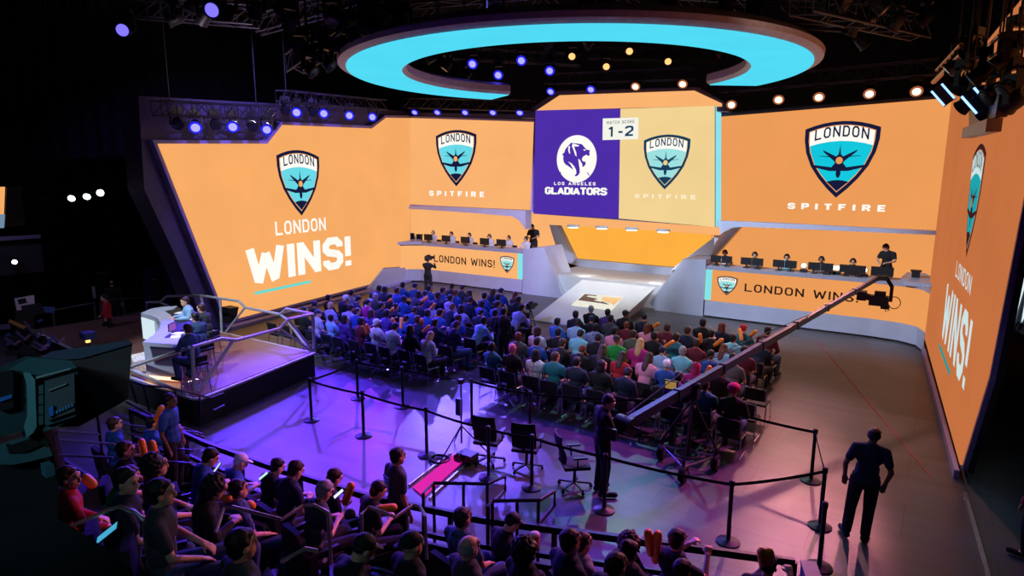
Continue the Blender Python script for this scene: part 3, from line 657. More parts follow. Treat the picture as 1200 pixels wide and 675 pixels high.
# dark rig near the ceiling
random.seed(5)
truss(WD(300,30,20), WD(430,-5,20), .5, 'dark ceiling truss at the upper left of the ring', (.3, .9), TR)
truss(WD(345,75,19), WD(440,5,14), .5, 'steep dark truss left of the halo ring', (.2,), TR)
truss(WD(420,25,15), WD(700,2,15), .5, 'dark ceiling truss passing behind the top of the ring', (.1, .6), TR)
truss(WD(700,2,15), WD(1010,22,15), .5, 'dark ceiling truss over the right part of the ring', (.1, .6), TR)
truss(WD(940,0,13), WD(1080,34,17), .5, 'dark ceiling truss at the upper right of the ring', (.2, .8), TR)
truss(WD(60,2,18), WD(300,20,18), .5, 'dark ceiling truss at the top left of the picture', (.2, .8), TR)
truss(WD(-30,199,22), WD(137,198,22), .62, 'dark truss over the far left balcony', (.3, .9), METAL)
off = [(375,62,17),(362,80,17),(383,72,16),(400,50,16),(412,38,15),(352,55,17),(430,28,14),(390,18,15),(330,8,16),(300,12,16),(268,14,16),(472,30,14),(580,14,13.5),(686,9,13.5),(782,7,13.5),(965,14,14),(1000,30,15),(1018,18,15),(1050,25,15),(1010,48,17),(985,2,14),(886,8,14),(505,68,24),(524,76,24),(546,88,24),(690,50,22),(640,50,22),(760,60,25),(820,68,25),(838,64,24),(1030,5,14),(240,20,17),(225,6,17),(205,22,17),(340,25,16),(445,45,15),(460,12,14),(715,-2,13),(850,-2,13),(1085,20,16)]
for i, (x, y, dd) in enumerate(off):
    P = WD(x, y, dd); a = P+Vector((random.uniform(-2, 2.5), random.uniform(-2.5, .5), -1.4))
    side = 'left of the halo ring' if x < 470 else ('over or inside the halo ring' if x < 900 else 'right of the halo ring')
    cnt = sorted(q[0] for q in off if (q[0] < 470) == (x < 470) and (q[0] < 900) == (x < 900)); k = cnt.index(x)
    fixture(P, 'off', f'unlit dark moving light {side}, {ordn[min(k,20)]} from the left there' if k < 20 else f'unlit dark moving light {side}, rightmost there', a, s=1.0, pipe=True)
fixture(WD(147,34,17), 'dimblue', 'dim violet blue moving light alone at the upper left', WD(147,34,17)+Vector((2.4, -2.5, -1.2)), s=1.1, pipe=True)
fixture(WD(253,10,16), 'dimblue', 'violet blue moving light near the top edge left of the ring', WD(253,10,16)+Vector((1.6, -2.5, -1.2)), s=1.2, pipe=True)
for i, (x, y, k) in enumerate([(53,230,'off'),(85,230,'white'),(103,228,'white'),(117.5,226,'white'),(134,226,'off')]):
    P = WD(x, y, 21); fixture(P, k, f'{"bright white" if k=="white" else "dim"} spotlight, {ordn[i]} from the left below the balcony truss', EYE if k == 'white' and i == 3 else P+Vector((4, -3, -2.4)), s=.75)
P = WD(17,307,20); fixture(P, 'white', 'small bright white spotlight low on the balcony front at the far left', EYE, s=.5)
# bar lights and ladder trusses at the top right
def rung_frame(p, q, r, s_, lab):
    t = thing('ladder_truss', lab, 'truss', WD(*p)); a, b, c, d = [WD(*x) for x in (p, q, r, s_)]
    cm = mat('copper_lit_tube', (190, 150, 125), .35, .8)
    part(MB().tube([a, b], .05, 8), 'chord', cm, t); part(MB().tube([c, d], .035, 8), 'chord', cm, t)
    mb = MB()
    for k in range(7): mb.tube([a+(b-a)*k/6, c+(d-c)*k/6], .02, 6)
    part(mb, 'rungs', METAL, t)
rung_frame((1094,96,13.5), (1128,62,11.5), (1098,82,13.5), (1126,52,11.5), 'small ladder truss with copper lit tubes at the upper right')
rung_frame((1124,100,11.5), (1172,62,9.5), (1130,84,11.5), (1172,41,9.5), 'larger ladder truss with copper lit tubes at the upper right')
def bar_light(u, v, d, lab, lab2=None):
    P = WD(u, v, d); t = thing('bar_light', lab, 'stage light', P)
    ax = (WD(u+8, v+9, d)-P).normalized()
    nrm = (EYE-P).normalized(); mb = MB(); q = Matrix((ax, nrm.cross(ax).normalized(), nrm)).transposed()
    part(mb.box(P, (.42, .24, .16), R=q), 'housing', PLAST, t); pm = emis('bar_glow', None, 1., lin=(.6, 1.3, 3.2))
    for s in (-1, 1): part(MB().box(P+q @ Vector((0, s*.1, .09)), (.38, .035, .02), R=q), 'tube_lens', pm, t)
    part(MB().bar(P, P+Vector((0, 0, .5)), .05), 'bracket', METAL, t)
bar_light(1105,111,12.5, 'bar light with two glowing blue white tubes at the upper right')
bar_light(1143,118,10.5, 'bar light glowing blue among dark fixtures at the upper right corner')
for i, (x, y, dd) in enumerate([(1130,98,11),(1148,112,10.5),(1166,108,10),(1160,128,10.5),(1186,100,9.5),(1150,86,10),(1135,120,11),(1190,118,9.5),(1178,70,9.5),(1192,50,9.5),(1140,60,11),(1120,76,12)]):
    P = WD(x, y, dd); fixture(P, 'off', f'unlit dark fixture in the upper right cluster, {ordn[sorted(q[0] for q in [(1130,),(1148,),(1166,),(1160,),(1186,),(1150,),(1135,),(1190,),(1178,),(1192,),(1140,),(1120,)]).index(x)]} from the left', P+Vector((-1.5, random.uniform(-1, 2), -1.3)), s=.8, pipe=True)

# ------------------------------------------------------------------ lamps
def spot(name, loc, aim, col, power, size=50, blend=.6, rad=.15):
    l = bpy.data.lights.new(name, 'SPOT'); l.color = col; l.energy = power; l.spot_size = math.radians(size); l.spot_blend = blend; l.shadow_soft_size = rad
    o = bpy.data.objects.new(name, l); COL.objects.link(o); o.location = loc
    o.rotation_euler = (Vector(aim)-Vector(loc)).to_track_quat('-Z', 'Y').to_euler(); return o
def below(P, k=.5): return Vector(P)+Vector((0, 0, -.45))

# ------------------------------------------------------------------ people
def remeshed(mb, name, voxel, smooth=2, sf=.5):
    me = bpy.data.meshes.new(name+'_raw'); me.from_pydata(mb.v, [], mb.f); me.update()
    import bmesh
    bm = bmesh.new(); bm.from_mesh(me); bmesh.ops.recalc_face_normals(bm, faces=bm.faces); bm.to_mesh(me); bm.free()
    o = bpy.data.objects.new(name+'_raw', me); COL.objects.link(o)
    m = o.modifiers.new('r', 'REMESH'); m.mode = 'VOXEL'; m.voxel_size = voxel
    s = o.modifiers.new('s', 'SMOOTH'); s.factor = sf; s.iterations = smooth
    dg = bpy.context.evaluated_depsgraph_get(); r = bpy.data.meshes.new_from_object(o.evaluated_get(dg)); r.name = name
    bpy.data.objects.remove(o); bpy.data.meshes.remove(me)
    r.polygons.foreach_set('use_smooth', [True]*len(r.polygons)); return r

SKIN = [mat('skin_light', (222, 170, 142), .55, var=.05), mat('skin_tan', (190, 134, 104), .55, var=.05), mat('skin_brown', (120, 78, 56), .55, var=.05)]
def pose_joints(kind):
    """joints of a figure facing +Y, metres"""
    J = {}
    if kind.startswith('sit') or kind in ('phone', 'stick', 'lean', 'play', 'talk', 'cross'):
        lean = {'sit': .0, 'phone': .16, 'stick': .05, 'lean': .55, 'play': .12, 'talk': .22, 'cross': -.05, 'sit_turn': .05}[kind]
        hz = .50; J['pel'] = Vector((0, -.02, hz+.06)); R = Matrix.Rotation(-lean, 3, 'X')
        up = lambda x, y, z: J['pel']+R @ Vector((x, y, z))
        J['waist'] = up(0, -.01, .17); J['chest'] = up(0, 0, .37); J['neck'] = up(0, 0, .53)
        hd = {'phone': .5, 'lean': .1}.get(kind, .05)
        J['headR'] = Matrix.Rotation(-(lean*.4+hd), 3, 'X') @ Matrix.Identity(3)
        if kind == 'sit_turn': J['headR'] = Matrix.Rotation(-.6, 3, 'Z') @ J['headR']
        if kind == 'cross': J['headR'] = Matrix.Rotation(.5, 3, 'Z') @ J['headR']
        J['head'] = J['neck']+J['headR'] @ Vector((0, .02, .135))
        for s in (-1, 1):
            k = 'LR'[s > 0]
            J['sh'+k] = up(s*.185, -.01, .45); J['hip'+k] = Vector((s*.09, -.0, hz+.02)); J['kn'+k] = Vector((s*(.15 if kind != 'lean' else .2), .44, .50)); J['an'+k] = Vector((s*.14, .40 if kind != 'sit_turn' else .34, .09)); J['toe'+k] = J['an'+k]+Vector((s*.03, .17, -.045))
            if kind in ('sit', 'sit_turn'): J['el'+k] = Vector((s*.25, .06, .76)); J['wr'+k] = Vector((s*.13, .27, .64))
            if kind == 'cross': J['el'+k] = Vector((s*.25, .12, .78)); J['wr'+k] = Vector((-s*.06, .22, .80 if s > 0 else .76))
            if kind == 'phone': J['el'+k] = Vector((s*.23, .08, .76)); J['wr'+k] = Vector((s*.07, .27, .80))
            if kind == 'lean': J['el'+k] = Vector((s*.23, .40, .66)); J['wr'+k] = Vector((s*.05, .58, .74))
            if kind in ('play', 'talk'): J['el'+k] = Vector((s*.25, .16, .80)); J['wr'+k] = Vector((s*.16, .40, .80))
            if kind == 'stick':
                J['el'+k] = Vector((s*.24, .22, .84)) ; J['wr'+k] = Vector((s*.13, .38, 1.00))
    else:
        lean = .04; J['pel'] = Vector((0, 0, .95)); J['waist'] = Vector((0, .0, 1.08)); J['chest'] = Vector((0, .0, 1.28)); J['neck'] = Vector((0, .0, 1.46))
        J['headR'] = Matrix.Rotation({'stand_look': -.3, 'work': -.5, 'camera': -.1}.get(kind, -.08), 3, 'X')
        if kind == 'work': J['headR'] = Matrix.Rotation(-.7, 3, 'Z') @ J['headR']
        if kind == 'pocket': J['headR'] = Matrix.Rotation(-.5, 3, 'Z') @ J['headR']
        J['head'] = J['neck']+J['headR'] @ Vector((0, .02, .135))
        for s in (-1, 1):
            k = 'LR'[s > 0]; J['sh'+k] = Vector((s*.185, -.01, 1.385)); J['hip'+k] = Vector((s*.095, 0, .92))
            J['kn'+k] = Vector((s*.115, .03, .50)); J['an'+k] = Vector((s*.12, -.01, .09)); J['toe'+k] = J['an'+k]+Vector((s*.05, .17, -.045))
            J['el'+k] = Vector((s*.30, -.06, 1.14)); J['wr'+k] = Vector((s*.24, .09, .96))
            if kind == 'camera': J['el'+k] = Vector((s*.28, .18, 1.25)); J['wr'+k] = Vector((s*.14, .36, 1.38))
            if kind == 'work': J['el'+k] = Vector((s*.27, .08, 1.16)); J['wr'+k] = Vector((s*.12, .33, 1.12))
            if kind == 'pocket': J['el'+k] = Vector((s*.285, -.07, 1.13)); J['wr'+k] = Vector((s*.255, .05, .90))
            if kind == 'stand': J['el'+k] = Vector((s*.255, -.03, 1.12)); J['wr'+k] = Vector((s*.245, .06, .87))
            if kind == 'walk': J['el'+k] = Vector((s*.27, -.06*s, 1.14)); J['wr'+k] = Vector((s*.22, .20 if s > 0 else .05, 1.0)); J['an'+k] = Vector((s*.11, .22*s, .10)); J['kn'+k] = Vector((s*.11, .14*s+.04, .51)); J['toe'+k] = J['an'+k]+Vector((0, .17, -.045))
    return J
def hand_mesh(mb, wr, el, palm_n=None, curl=.5, n=6):
    d = (wr-el).normalized(); side = d.cross(Vector((0, 0, 1)))
    side = side.normalized() if side.length > .1 else Vector((1, 0, 0)); nrm = side.cross(d).normalized()
    s = 1 if wr.x > 0 else -1; c = wr+d*.05
    for k in range(4): mb.cap(wr+side*(k-1.5)*.012, wr+d*.085+side*(k-1.5)*.022, .017, .0125, n)
    L = [.062, .072, .068, .052]
    for k in range(4):
        kk = k if s > 0 else 3-k
        a = wr+d*.085+side*(k-1.5)*.022; q = Quaternion(side, -curl*.9) @ d; b = a+q*L[kk]*.55; q2 = Quaternion(side, -curl*2) @ d; e = b+q2*L[kk]*.55
        mb.cap(a, b, .0105, .0095, n); mb.cap(b, e, .0095, .008, n)
    t0 = wr+d*.025-side*s*.022; t1 = t0+(d*.6-side*s*.8-nrm*.3).normalized()*.045; t2 = t1+(d*.95-side*s*.25-nrm*.3).normalized()*.032
    mb.cap(t0, t1, .013, .0115, n); mb.cap(t1, t2, .011, .009, n)
def head_shape(mb, J, n=12):
    R = J['headR']; c = J['head']; P = lambda x, y, z: c+R @ Vector((x, y, z))
    mb.ell(P(0, -.012, .028), (.076, .094, .086), R, n); mb.ell(P(0, .018, -.03), (.060, .072, .082), R, n)
    mb.ell(P(0, .055, -.085), (.034, .03, .026), R, n); mb.ell(P(0, .082, .045), (.055, .016, .03), R, n)
    mb.ell(P(0, .098, -.012), (.013, .018, .028), R, 8); mb.ell(P(0, .105, -.026), (.018, .015, .011), R, 8)
    mb.ell(P(0, .088, -.055), (.026, .010, .008), R, 8); mb.ell(P(0, .086, -.068), (.022, .010, .008), R, 8)
    for s in (-1, 1): mb.ell(P(s*.078, -.005, -.005), (.010, .020, .032), R, 8)
    mb.cap(J['neck']-Vector((0, 0, .04)), P(0, -.02, -.06), .056, .052, n)
def body_mesh(kind, voxel, fine):
    J = pose_joints(kind); mb = MB(); n = 12 if fine else 8
    head_shape(mb, J, n)
    torso(mb, J, 0, n)
    for k in 'LR':
        s = -1 if k == 'L' else 1
        mb.cap(J['sh'+k], J['el'+k], .047, .037, n); mb.cap(J['el'+k], J['wr'+k], .037, .026, n)
        hand_mesh(mb, J['wr'+k], J['el'+k], curl=.9 if kind in ('stick', 'phone', 'play', 'camera') else .45)
        mb.cap(J['hip'+k], J['kn'+k], .083, .055, n); mb.cap(J['kn'+k], J['an'+k], .054, .036, n); mb.cap(J['an'+k], J['toe'+k], .036, .03, n)
    return J, remeshed(mb, 'body_'+kind, voxel, 1 if not fine else 2, .4)
def torso(mb, J, g, n=10):
    ch, wa, pe, ne = J['chest'], J['waist'], J['pel'], J['neck']
    up = (ne-pe).normalized(); X = Vector((1, 0, 0)); R = Matrix((X, up.cross(X).normalized(), up)).transposed()
    mb.ell(ch+up*.02, (.18+g, .115+g, .18+g), R, n); mb.ell(wa, (.145+g, .100+g, .15+g), R, n); mb.ell(pe, (.155+g, .110+g, .12+g), R, n)
    for k in 'LR': mb.cap(ne-up*.055, J['sh'+k], .062+g, .052+g, n)
    mb.cap(ne-up*.07, ne+up*.0, .075+g, .05+g*.5, n)
def shirt_mesh(kind, J, voxel, sleeve, hood=False):
    mb = MB(); g = .02; torso(mb, J, g, 10)
    up = (J['neck']-J['pel']).normalized()
    if J['pel'].z > .8: mb.ell(J['pel']+Vector((0, 0, .02)), (.19, .14, .13), None, 10)
    for k in 'LR':
        a, b, c = J['sh'+k], J['el'+k], J['wr'+k]
        if sleeve == 'short': mb.cap(a, a.lerp(b, .62), .07, .062)
        else: mb.cap(a, b, .067, .055); mb.cap(b, b.lerp(c, .93), .055, .042)
    if hood: mb.ell(J['neck']-up*.01+Vector((0, -.09, -.02)), (.12, .075, .07), None, 10); mb.ell(J['neck']-up*.02, (.115, .10, .05), None, 10)
    return remeshed(mb, 'top_'+kind, voxel, 3)
def trouser_mesh(kind, J, voxel, shorts=False):
    mb = MB(); mb.ell(J['pel']-Vector((0, 0, .03)), (.172, .13, .12), None, 10)
    for k in 'LR':
        a, b, c = J['hip'+k], J['kn'+k], J['an'+k]
        mb.cap(a, b, .105, .082); mb.cap(b, b.lerp(c, .93), .08, .068)
    return remeshed(mb, 'trousers_'+kind, voxel, 3)
def shoe_mesh(kind, J, sides='LR'):
    mb = MB()
    for k in sides:
        a, t = J['an'+k], J['toe'+k]; d = (t-a); d.z = 0; d.normalize()
        z = t.z
        mb.cap(Vector((a.x, a.y, z+.012))-d*.04, Vector((t.x, t.y, z+.01))+d*.02, .05, .045, 8); mb.cap(a-Vector((0, 0, .02)), Vector((a.x, a.y, z+.03)), .046, .05, 8)
    return remeshed(mb, 'shoes_'+kind, .014, 1)
HAIRM = {}
def hair_mesh(style, fine=False):
    """hair in head space, origin at the head centre"""
    key = (style, fine)
    if key in HAIRM: return HAIRM[key]
    mb = MB(); I = None; n = 12; vx = .011 if fine else .016
    if style == 'short':
        mb.ell((0, -.026, .045), (.087, .093, .090), I, n); mb.ell((0, -.05, .0), (.080, .062, .085), I, n); mb.ell((0, .035, .092), (.062, .045, .024), I, n)
        if fine:
            for k in range(110):
                z = 1-1.1*(k+.5)/110; a = k*2.39996; q = math.sqrt(max(0, 1-z*z)); x, y = q*math.cos(a), q*math.sin(a)
                if y > .35 and z < .8: continue
                rr = random.Random(k+500).uniform(.009, .016); mb.ell((x*.086, -.026+y*.092, .045+z*.09), (rr, rr, rr), I, 6)
    elif style == 'long':
        mb.ell((0, -.026, .045), (.090, .097, .092), I, n); mb.ell((0, -.062, -.07), (.092, .058, .14), I, n); mb.ell((0, -.075, -.2), (.085, .045, .13), I, n)
        for s in (-1, 1): mb.ell((s*.075, -.01, -.08), (.026, .045, .13), I, n)
    elif style == 'bushy':
        mb.ell((0, -.035, .045), (.112, .108, .105), I, n); mb.ell((0, -.065, -.05), (.108, .07, .12), I, n)
        for k in range(90):
            z = 1-2*(k+.5)/90; a = k*2.39996; q = math.sqrt(1-z*z); x, y = q*math.cos(a), q*math.sin(a)
            if y > .45 and z < .75: continue
            rr = random.Random(k).uniform(.014, .026); mb.ell((x*.118, -.04+y*.112, .03+z*.125), (rr, rr, rr), I, 6)
    elif style == 'bun':
        mb.ell((0, -.026, .045), (.086, .093, .088), I, n); mb.ell((0, -.05, .0), (.080, .060, .07), I, n); mb.ell((0, -.09, .12), (.042, .042, .042), I, n)
    elif style == 'fringe':
        mb.ell((0, -.03, .03), (.078, .080, .055), I, n); mb.ell((0, -.055, -.01), (.078, .056, .06), I, n)
        for s in (-1, 1): mb.ell((s*.07, -.02, .0), (.018, .045, .05), I, n)
    elif style == 'cap':
        mb.ell((0, -.018, .055), (.088, .102, .078), I, n); mb.ell((0, .10, .055), (.068, .07, .012), I, n); mb.ell((0, -.018, .133), (.012, .012, .008), I, n)
        mb.ell((0, -.05, .0), (.079, .056, .04), I, n)
    elif style == 'backcap':
        mb.ell((0, -.018, .055), (.088, .102, .078), I, n); mb.ell((0, -.115, .03), (.06, .06, .012), I, n)
    elif style == 'beanie':
        mb.ell((0, -.02, .06), (.090, .100, .088), I, n); mb.lathe([(.085, .0), (.094, .01), (.094, .045), (.088, .05)], (0, -.018, .02), 16); mb.ell((0, -.045, .0), (.079, .06, .05), I, n)
    elif style == 'roundbeanie':
        mb.ell((0, -.03, .07), (.125, .125, .105), I, n); mb.ell((0, -.018, .03), (.095, .105, .04), I, n)
    me = remeshed(mb, 'hair_'+style, vx, 2 if style != 'bushy' else 1); HAIRM[key] = me; return me
def headset_mesh():
    mb = MB(); pts = [(.095*math.cos(a), -.01, .02+.115*math.sin(a)) for a in [PI*k/12 for k in range(13)]]
    mb.tube(pts, .012, 6)
    for s in (-1, 1): mb.lathe([(.0, -.02), (.04, -.02), (.042, .0), (.036, .018), (0, .02)], (s*.092, -.005, -.005), 12, R=Matrix.Rotation(PI/2, 3, 'Y'))
    mb.tube([(-.09, .0, -.03), (-.08, .07, -.07), (-.03, .11, -.07)], .005, 5); return mb
def eyes_mesh():
    mb = MB()
    for s in (-1, 1):
        mb.ell((s*.030, .086, .012), (.013, .006, .007), None, 8); mb.ell((s*.031, .092, .036), (.02, .005, .005), None, 8)
    return mb
FIG = {}
def figure_set(kind, fine):
    key = (kind, fine)
    if key in FIG: return FIG[key]
    vx = .0125 if fine else .026
    J, body = body_mesh(kind, .0095 if fine else .022, fine)
    D = dict(J=J, body=body, vx=vx, short=shirt_mesh(kind, J, vx, 'short'), long=shirt_mesh(kind, J, vx, 'long'), hoodie=shirt_mesh(kind, J, vx, 'long', True),
             trousers=trouser_mesh(kind, J, vx))
    if fine: D['shoeL'], D['shoeR'] = shoe_mesh(kind, J, 'L'), shoe_mesh(kind, J, 'R')
    else: D['shoes'] = shoe_mesh(kind, J)
    for k in ('body', 'short', 'long', 'hoodie', 'trousers', *(('shoeL', 'shoeR') if fine else ('shoes',))):
        D[k].materials.clear(); D[k].materials.append(None)
    FIG[key] = D; return D
HEADSET = EYES = None
def link_mat(o, m):
    if not o.material_slots: return
    o.material_slots[0].link = 'OBJECT'; o.material_slots[0].material = m
def piece(name, me, m, parent, M=None):
    if not me.materials: me.materials.append(None)
    o = bpy.data.objects.new(name, me); COL.objects.link(o); o.parent = parent; link_mat(o, m)
    if M is not None: o.matrix_local = M
    return o
HAIRC = {'black': mat('hair_black', (22, 18, 20), .6, var=.3, scale=40), 'brown': mat('hair_brown', (62, 40, 28), .6, var=.3, scale=40), 'auburn': mat('hair_auburn', (110, 50, 30), .6, var=.3, scale=40),
         'blond': mat('hair_blond', (196, 160, 110), .6, var=.2, scale=40), 'grey': mat('hair_grey', (150, 150, 155), .6, var=.2, scale=40), 'pink': mat('hair_pink', (225, 110, 150), .6, var=.15, scale=40), 'magenta': mat('knit_magenta', (170, 35, 90), .85, var=.2, scale=60),
         'red': mat('cap_red', (180, 25, 45), .7), 'white': mat('cap_white', (215, 215, 225), .7), 'navy': mat('cap_navy', (30, 36, 66), .7), 'darkcap': mat('cap_dark', (24, 24, 30), .7)}
CLO = {}
def cloth(n, c, var=.1, scale=8):
    CLO[n] = mat('cloth_'+n, c, .85, var=var, scale=scale)
for n, c in dict(black=(22,22,26), navy=(26,32,58), blue=(34,74,150), brightblue=(40,110,200), lightblue=(140,180,220), white=(205,205,210), grey=(120,124,132), darkgrey=(58,60,68), olive=(84,92,78), teal=(30,110,120), green=(30,150,60), red=(170,30,48), maroon=(100,24,44), magenta=(170,30,120), pink=(220,140,170), lavender=(160,150,205), purple=(80,50,130), cyan=(120,200,215), brown=(92,66,52), denim=(52,74,112), cream=(210,198,170)).items(): cloth(n, c)
cloth('patterned', (120, 130, 170), .7, 30); cloth('checked', (60, 80, 120), .8, 22); cloth('printed', (190, 190, 200), .6, 26); cloth('floral', (110, 120, 130), .8, 18)
def person(kind, loc, rz, top, sleeve, bottom, hair, hairc, skin, label, group=None, fine=False, scale=1., headset=False, face=False, name='person'):
    global HEADSET, EYES
    D = figure_set(kind, fine); J = D['J']
    b = bpy.data.objects.new(name, D['body']); COL.objects.link(b); link_mat(b, SKIN[skin]); b.location = loc; b.rotation_euler = (0, 0, rz); b.scale = (scale,)*3
    tag(b, label, 'person', group)
    piece('hoodie' if sleeve == 'hoodie' else 'shirt', D[sleeve], CLO[top], b); piece('trousers', D['trousers'], CLO[bottom], b)
    for k in (('shoeL', 'shoeR') if fine else ('shoes',)): piece(k.rstrip('LR'), D[k], CLO['black'], b)
    M = Matrix.Translation(J['head']) @ J['headR'].to_4x4()
    if hair: piece('hair' if hair in ('short', 'long', 'bushy', 'bun', 'fringe') else ('beanie' if 'beanie' in hair else 'cap'), hair_mesh(hair, fine), HAIRC[hairc], b, M)
    if headset:
        if HEADSET is None: o = headset_mesh().build('headset', PLAST, None, True); HEADSET = o.data; bpy.data.objects.remove(o)
        piece('headset', HEADSET, PLAST, b, M)
    if face:
        if EYES is None: o = eyes_mesh().build('eyes', HAIRC['black'], None, True); EYES = o.data; bpy.data.objects.remove(o)
        piece('eyes', EYES, HAIRC['black'], b, M)
    return b

# ------------------------------------------------------------------ crowd on the floor
SEATM = mat('chair_black_fabric', (24, 24, 28), .8)
def event_chair():
    t = thing('event_chair', '', 'chair', (0, 0, -40)); z = -40
    part(MB().box((0, .02, z+.43), (.44, .44, .05)).box((0, .23, z+.425), (.41, .05, .045)), 'seat', SEATM, t)
    part(MB().prism([(-.21, -.25, z+.54), (.21, -.25, z+.54), (.22, -.29, z+.80), (.19, -.295, z+.83), (-.19, -.295, z+.83), (-.22, -.29, z+.80)], (0, .045, 0)), 'backrest', SEATM, t)
    for s in (-1, 1):
        mb = MB().tube([(s*.24, -.29, z+.86), (s*.24, -.21, z+.44), (s*.24, .2, z+.42), (s*.24, .25, z+.02), (s*.24, -.27, z+.02), (s*.24, -.21, z+.42)], .012, 5)
        part(mb, 'side_frame', CHROME, t)
    return t
CH0 = event_chair(); chair_used = [False]
def chair(loc, rz, label, group):
    c = CH0 if not chair_used[0] else copy_tree(CH0); chair_used[0] = True
    c.location = loc; c.rotation_euler = (0, 0, rz); tag(c, label, 'chair', group); return c
rows = ['front', 'second', 'third', 'fourth', 'fifth', 'sixth', 'seventh']
blocks = {'left': dict(xs=[-11.0-.635*i for i in range(11)], y0=18.45, dy=1.03, n=7), 'right': dict(xs=[-8.85+.585*i for i in range(11)], y0=17.6, dy=1.05, n=6)}
OBS = [ # head in the photo, top, sleeve, hair, hair colour, pose
(365.7,357,'black','long','cap','navy','sit'),(384.5,353.6,'black','long','short','black','sit'),(395,352.8,'black','long','cap','white','phone'),(391,361.8,'lavender','short','short','blond','sit'),(409.7,348.7,'grey','long','short','black','sit'),
(425.5,343,'lightblue','hoodie','short','black','lean'),(440.2,347,'darkgrey','long','short','grey','sit'),(450,347,'navy','long','short','black','sit'),(463.5,352.8,'black','long','short','black','sit'),(474.6,341,'blue','short','short','black','sit'),(483,343,'blue','long','cap','navy','sit'),
(488,352,'navy','long','short','black','phone'),(429.3,351.2,'magenta','long','cap','darkcap','sit'),(409.7,360.2,'navy','long','short','black','sit'),(421.9,362.6,'blue','short','short','brown','sit'),(435.8,365,'purple','long','long','brown','sit'),(451.3,357.7,'navy','long','short','black','sit'),(465,361.8,'navy','short','short','black','sit'),(477.4,363.4,'blue','long','short','brown','sit'),(485.5,361,'blue','short','cap','navy','sit'),
(445.6,366.7,'purple','short','short','black','stick'),(452,369,'blue','short','short','black','sit'),(384.5,372.4,'lightblue','short','short','black','sit'),(398.3,369,'lavender','hoodie','short','black','lean'),(417.9,376.5,'maroon','short','short','black','stick'),(477.4,380.5,'navy','long','short','brown','sit'),(444,386,'white','short','cap','white','sit'),(455.4,388.7,'white','short','short','black','phone'),(492.8,383,'navy','long','short','black','stick'),(472.5,395,'black','long','long','black','sit'),(490.4,405,'white','long','long','blond','phone'),
(515,337,'lavender','short','short','black','sit'),(530,339,'navy','long','short','black','lean'),(551,348,'navy','short','long','brown','sit'),(563,348,'blue','short','short','black','sit'),(587,349,'blue','long','cap','navy','sit'),(600,359,'black','long','short','black','phone'),(509,346,'blue','short','short','black','sit'),(517,352,'navy','short','short','black','stick'),(550,357,'navy','long','short','black','sit'),(569,358,'blue','short','short','black','sit'),(581,364,'blue','short','short','black','sit'),
(524,373,'blue','short','short','black','sit'),(535,375,'blue','short','short','brown','sit'),(546,379,'lightblue','hoodie','short','black','lean'),(570,373,'black','short','short','black','sit'),(502,398,'brown','long','long','auburn','sit'),(506,386,'navy','long','short','brown','phone'),(526,387,'cyan','hoodie','cap','white','lean'),(500,356,'lavender','short','cap','navy','sit'),(483,368,'blue','short','short','black','sit'),(553,370,'navy','short','short','black','sit'),
# right block
(605,418,'black','short','beanie','pink','sit'),(625.5,396,'white','short','long','brown','sit'),(644,383,'brightblue','short','short','black','sit'),(659,371,'navy','short','short','black','sit'),(672,367,'black','long','short','grey','sit'),(682,378,'lightblue','short','short','black','sit'),(665.8,381,'black','short','short','black','sit'),(688,388,'patterned','short','short','black','sit'),(667.7,398.7,'cyan','short','short','black','sit'),(687.5,402,'black','short','short','black','sit'),
(631,420,'printed','short','long','black','sit'),(655,420,'teal','short','short','brown','sit'),(678.5,429.6,'navy','short','short','black','sit'),(711,369.6,'purple','long','short','black','sit'),(732,371,'black','long','cap','darkcap','sit'),(750.4,373.3,'navy','long','cap','darkcap','sit'),(758.5,388,'pink','short','long','auburn','sit'),(792.6,382,'blue','short','cap','darkcap','sit'),(706.7,391.8,'pink','long','short','black','sit'),(726.7,394,'olive','long','short','brown','sit'),
(751.9,400,'magenta','short','long','blond','sit'),(767.4,399,'black','long','short','black','stick'),(708,404.5,'green','short','backcap','darkcap','sit'),(734.8,406,'red','short','long','brown','sit'),(759,407.4,'lightblue','short','cap','navy','sit'),(783.7,411,'teal','short','short','black','sit'),(786.7,426.7,'blue','long','cap','white','sit'),(745,423.7,'pink','short','long','brown','sit'),(764.4,424.4,'brightblue','short','short','black','sit'),(717,419,'black','long','long','brown','sit'),(723,432.6,'navy','long','short','black','sit'),(706.7,436,'black','long','long','black','sit'),
(795.5,403,'navy','long','short','brown','sit'),(783.7,389.6,'maroon','long','short','brown','sit'),(812.6,382.8,'black','long','short','black','stick'),(802.8,391,'maroon','short','short','brown','sit'),(804.5,399,'cyan','short','short','grey','sit'),(815,412,'blue','hoodie','short','black','sit'),(827,398,'black','long','short','black','stick'),(846,412,'lightblue','short','long','auburn','sit'),(861.5,409,'cyan','short','short','black','sit'),(877,398.3,'teal','short','cap','red','sit'),(804.5,431.7,'magenta','long','long','magenta','sit'),(820.8,427.6,'teal','short','short','black','stick'),(842,446,'black','short','short','brown','phone'),(864.8,436.6,'grey','short','short','black','sit'),(865.6,458,'black','long','roundbeanie','magenta','sit'),
(800,440,'purple','short','short','black','sit')]
seats = []
for side, B in blocks.items():
    for r in range(B['n']):
        for i, x in enumerate(B['xs']):
            random.seed(r*31+i*7+(0 if side == 'left' else 900))
            y = B['y0']-B['dy']*r
            sk = .12*r if side == 'left' else 0
            seats.append([side, r, i, x+random.uniform(-.04, .04)-0*sk, y+random.uniform(-.05, .05), None])
def headpx(s): return proj(Vector((s[3], s[4]+.02, 1.22)))
SP = [headpx(s) for s in seats]
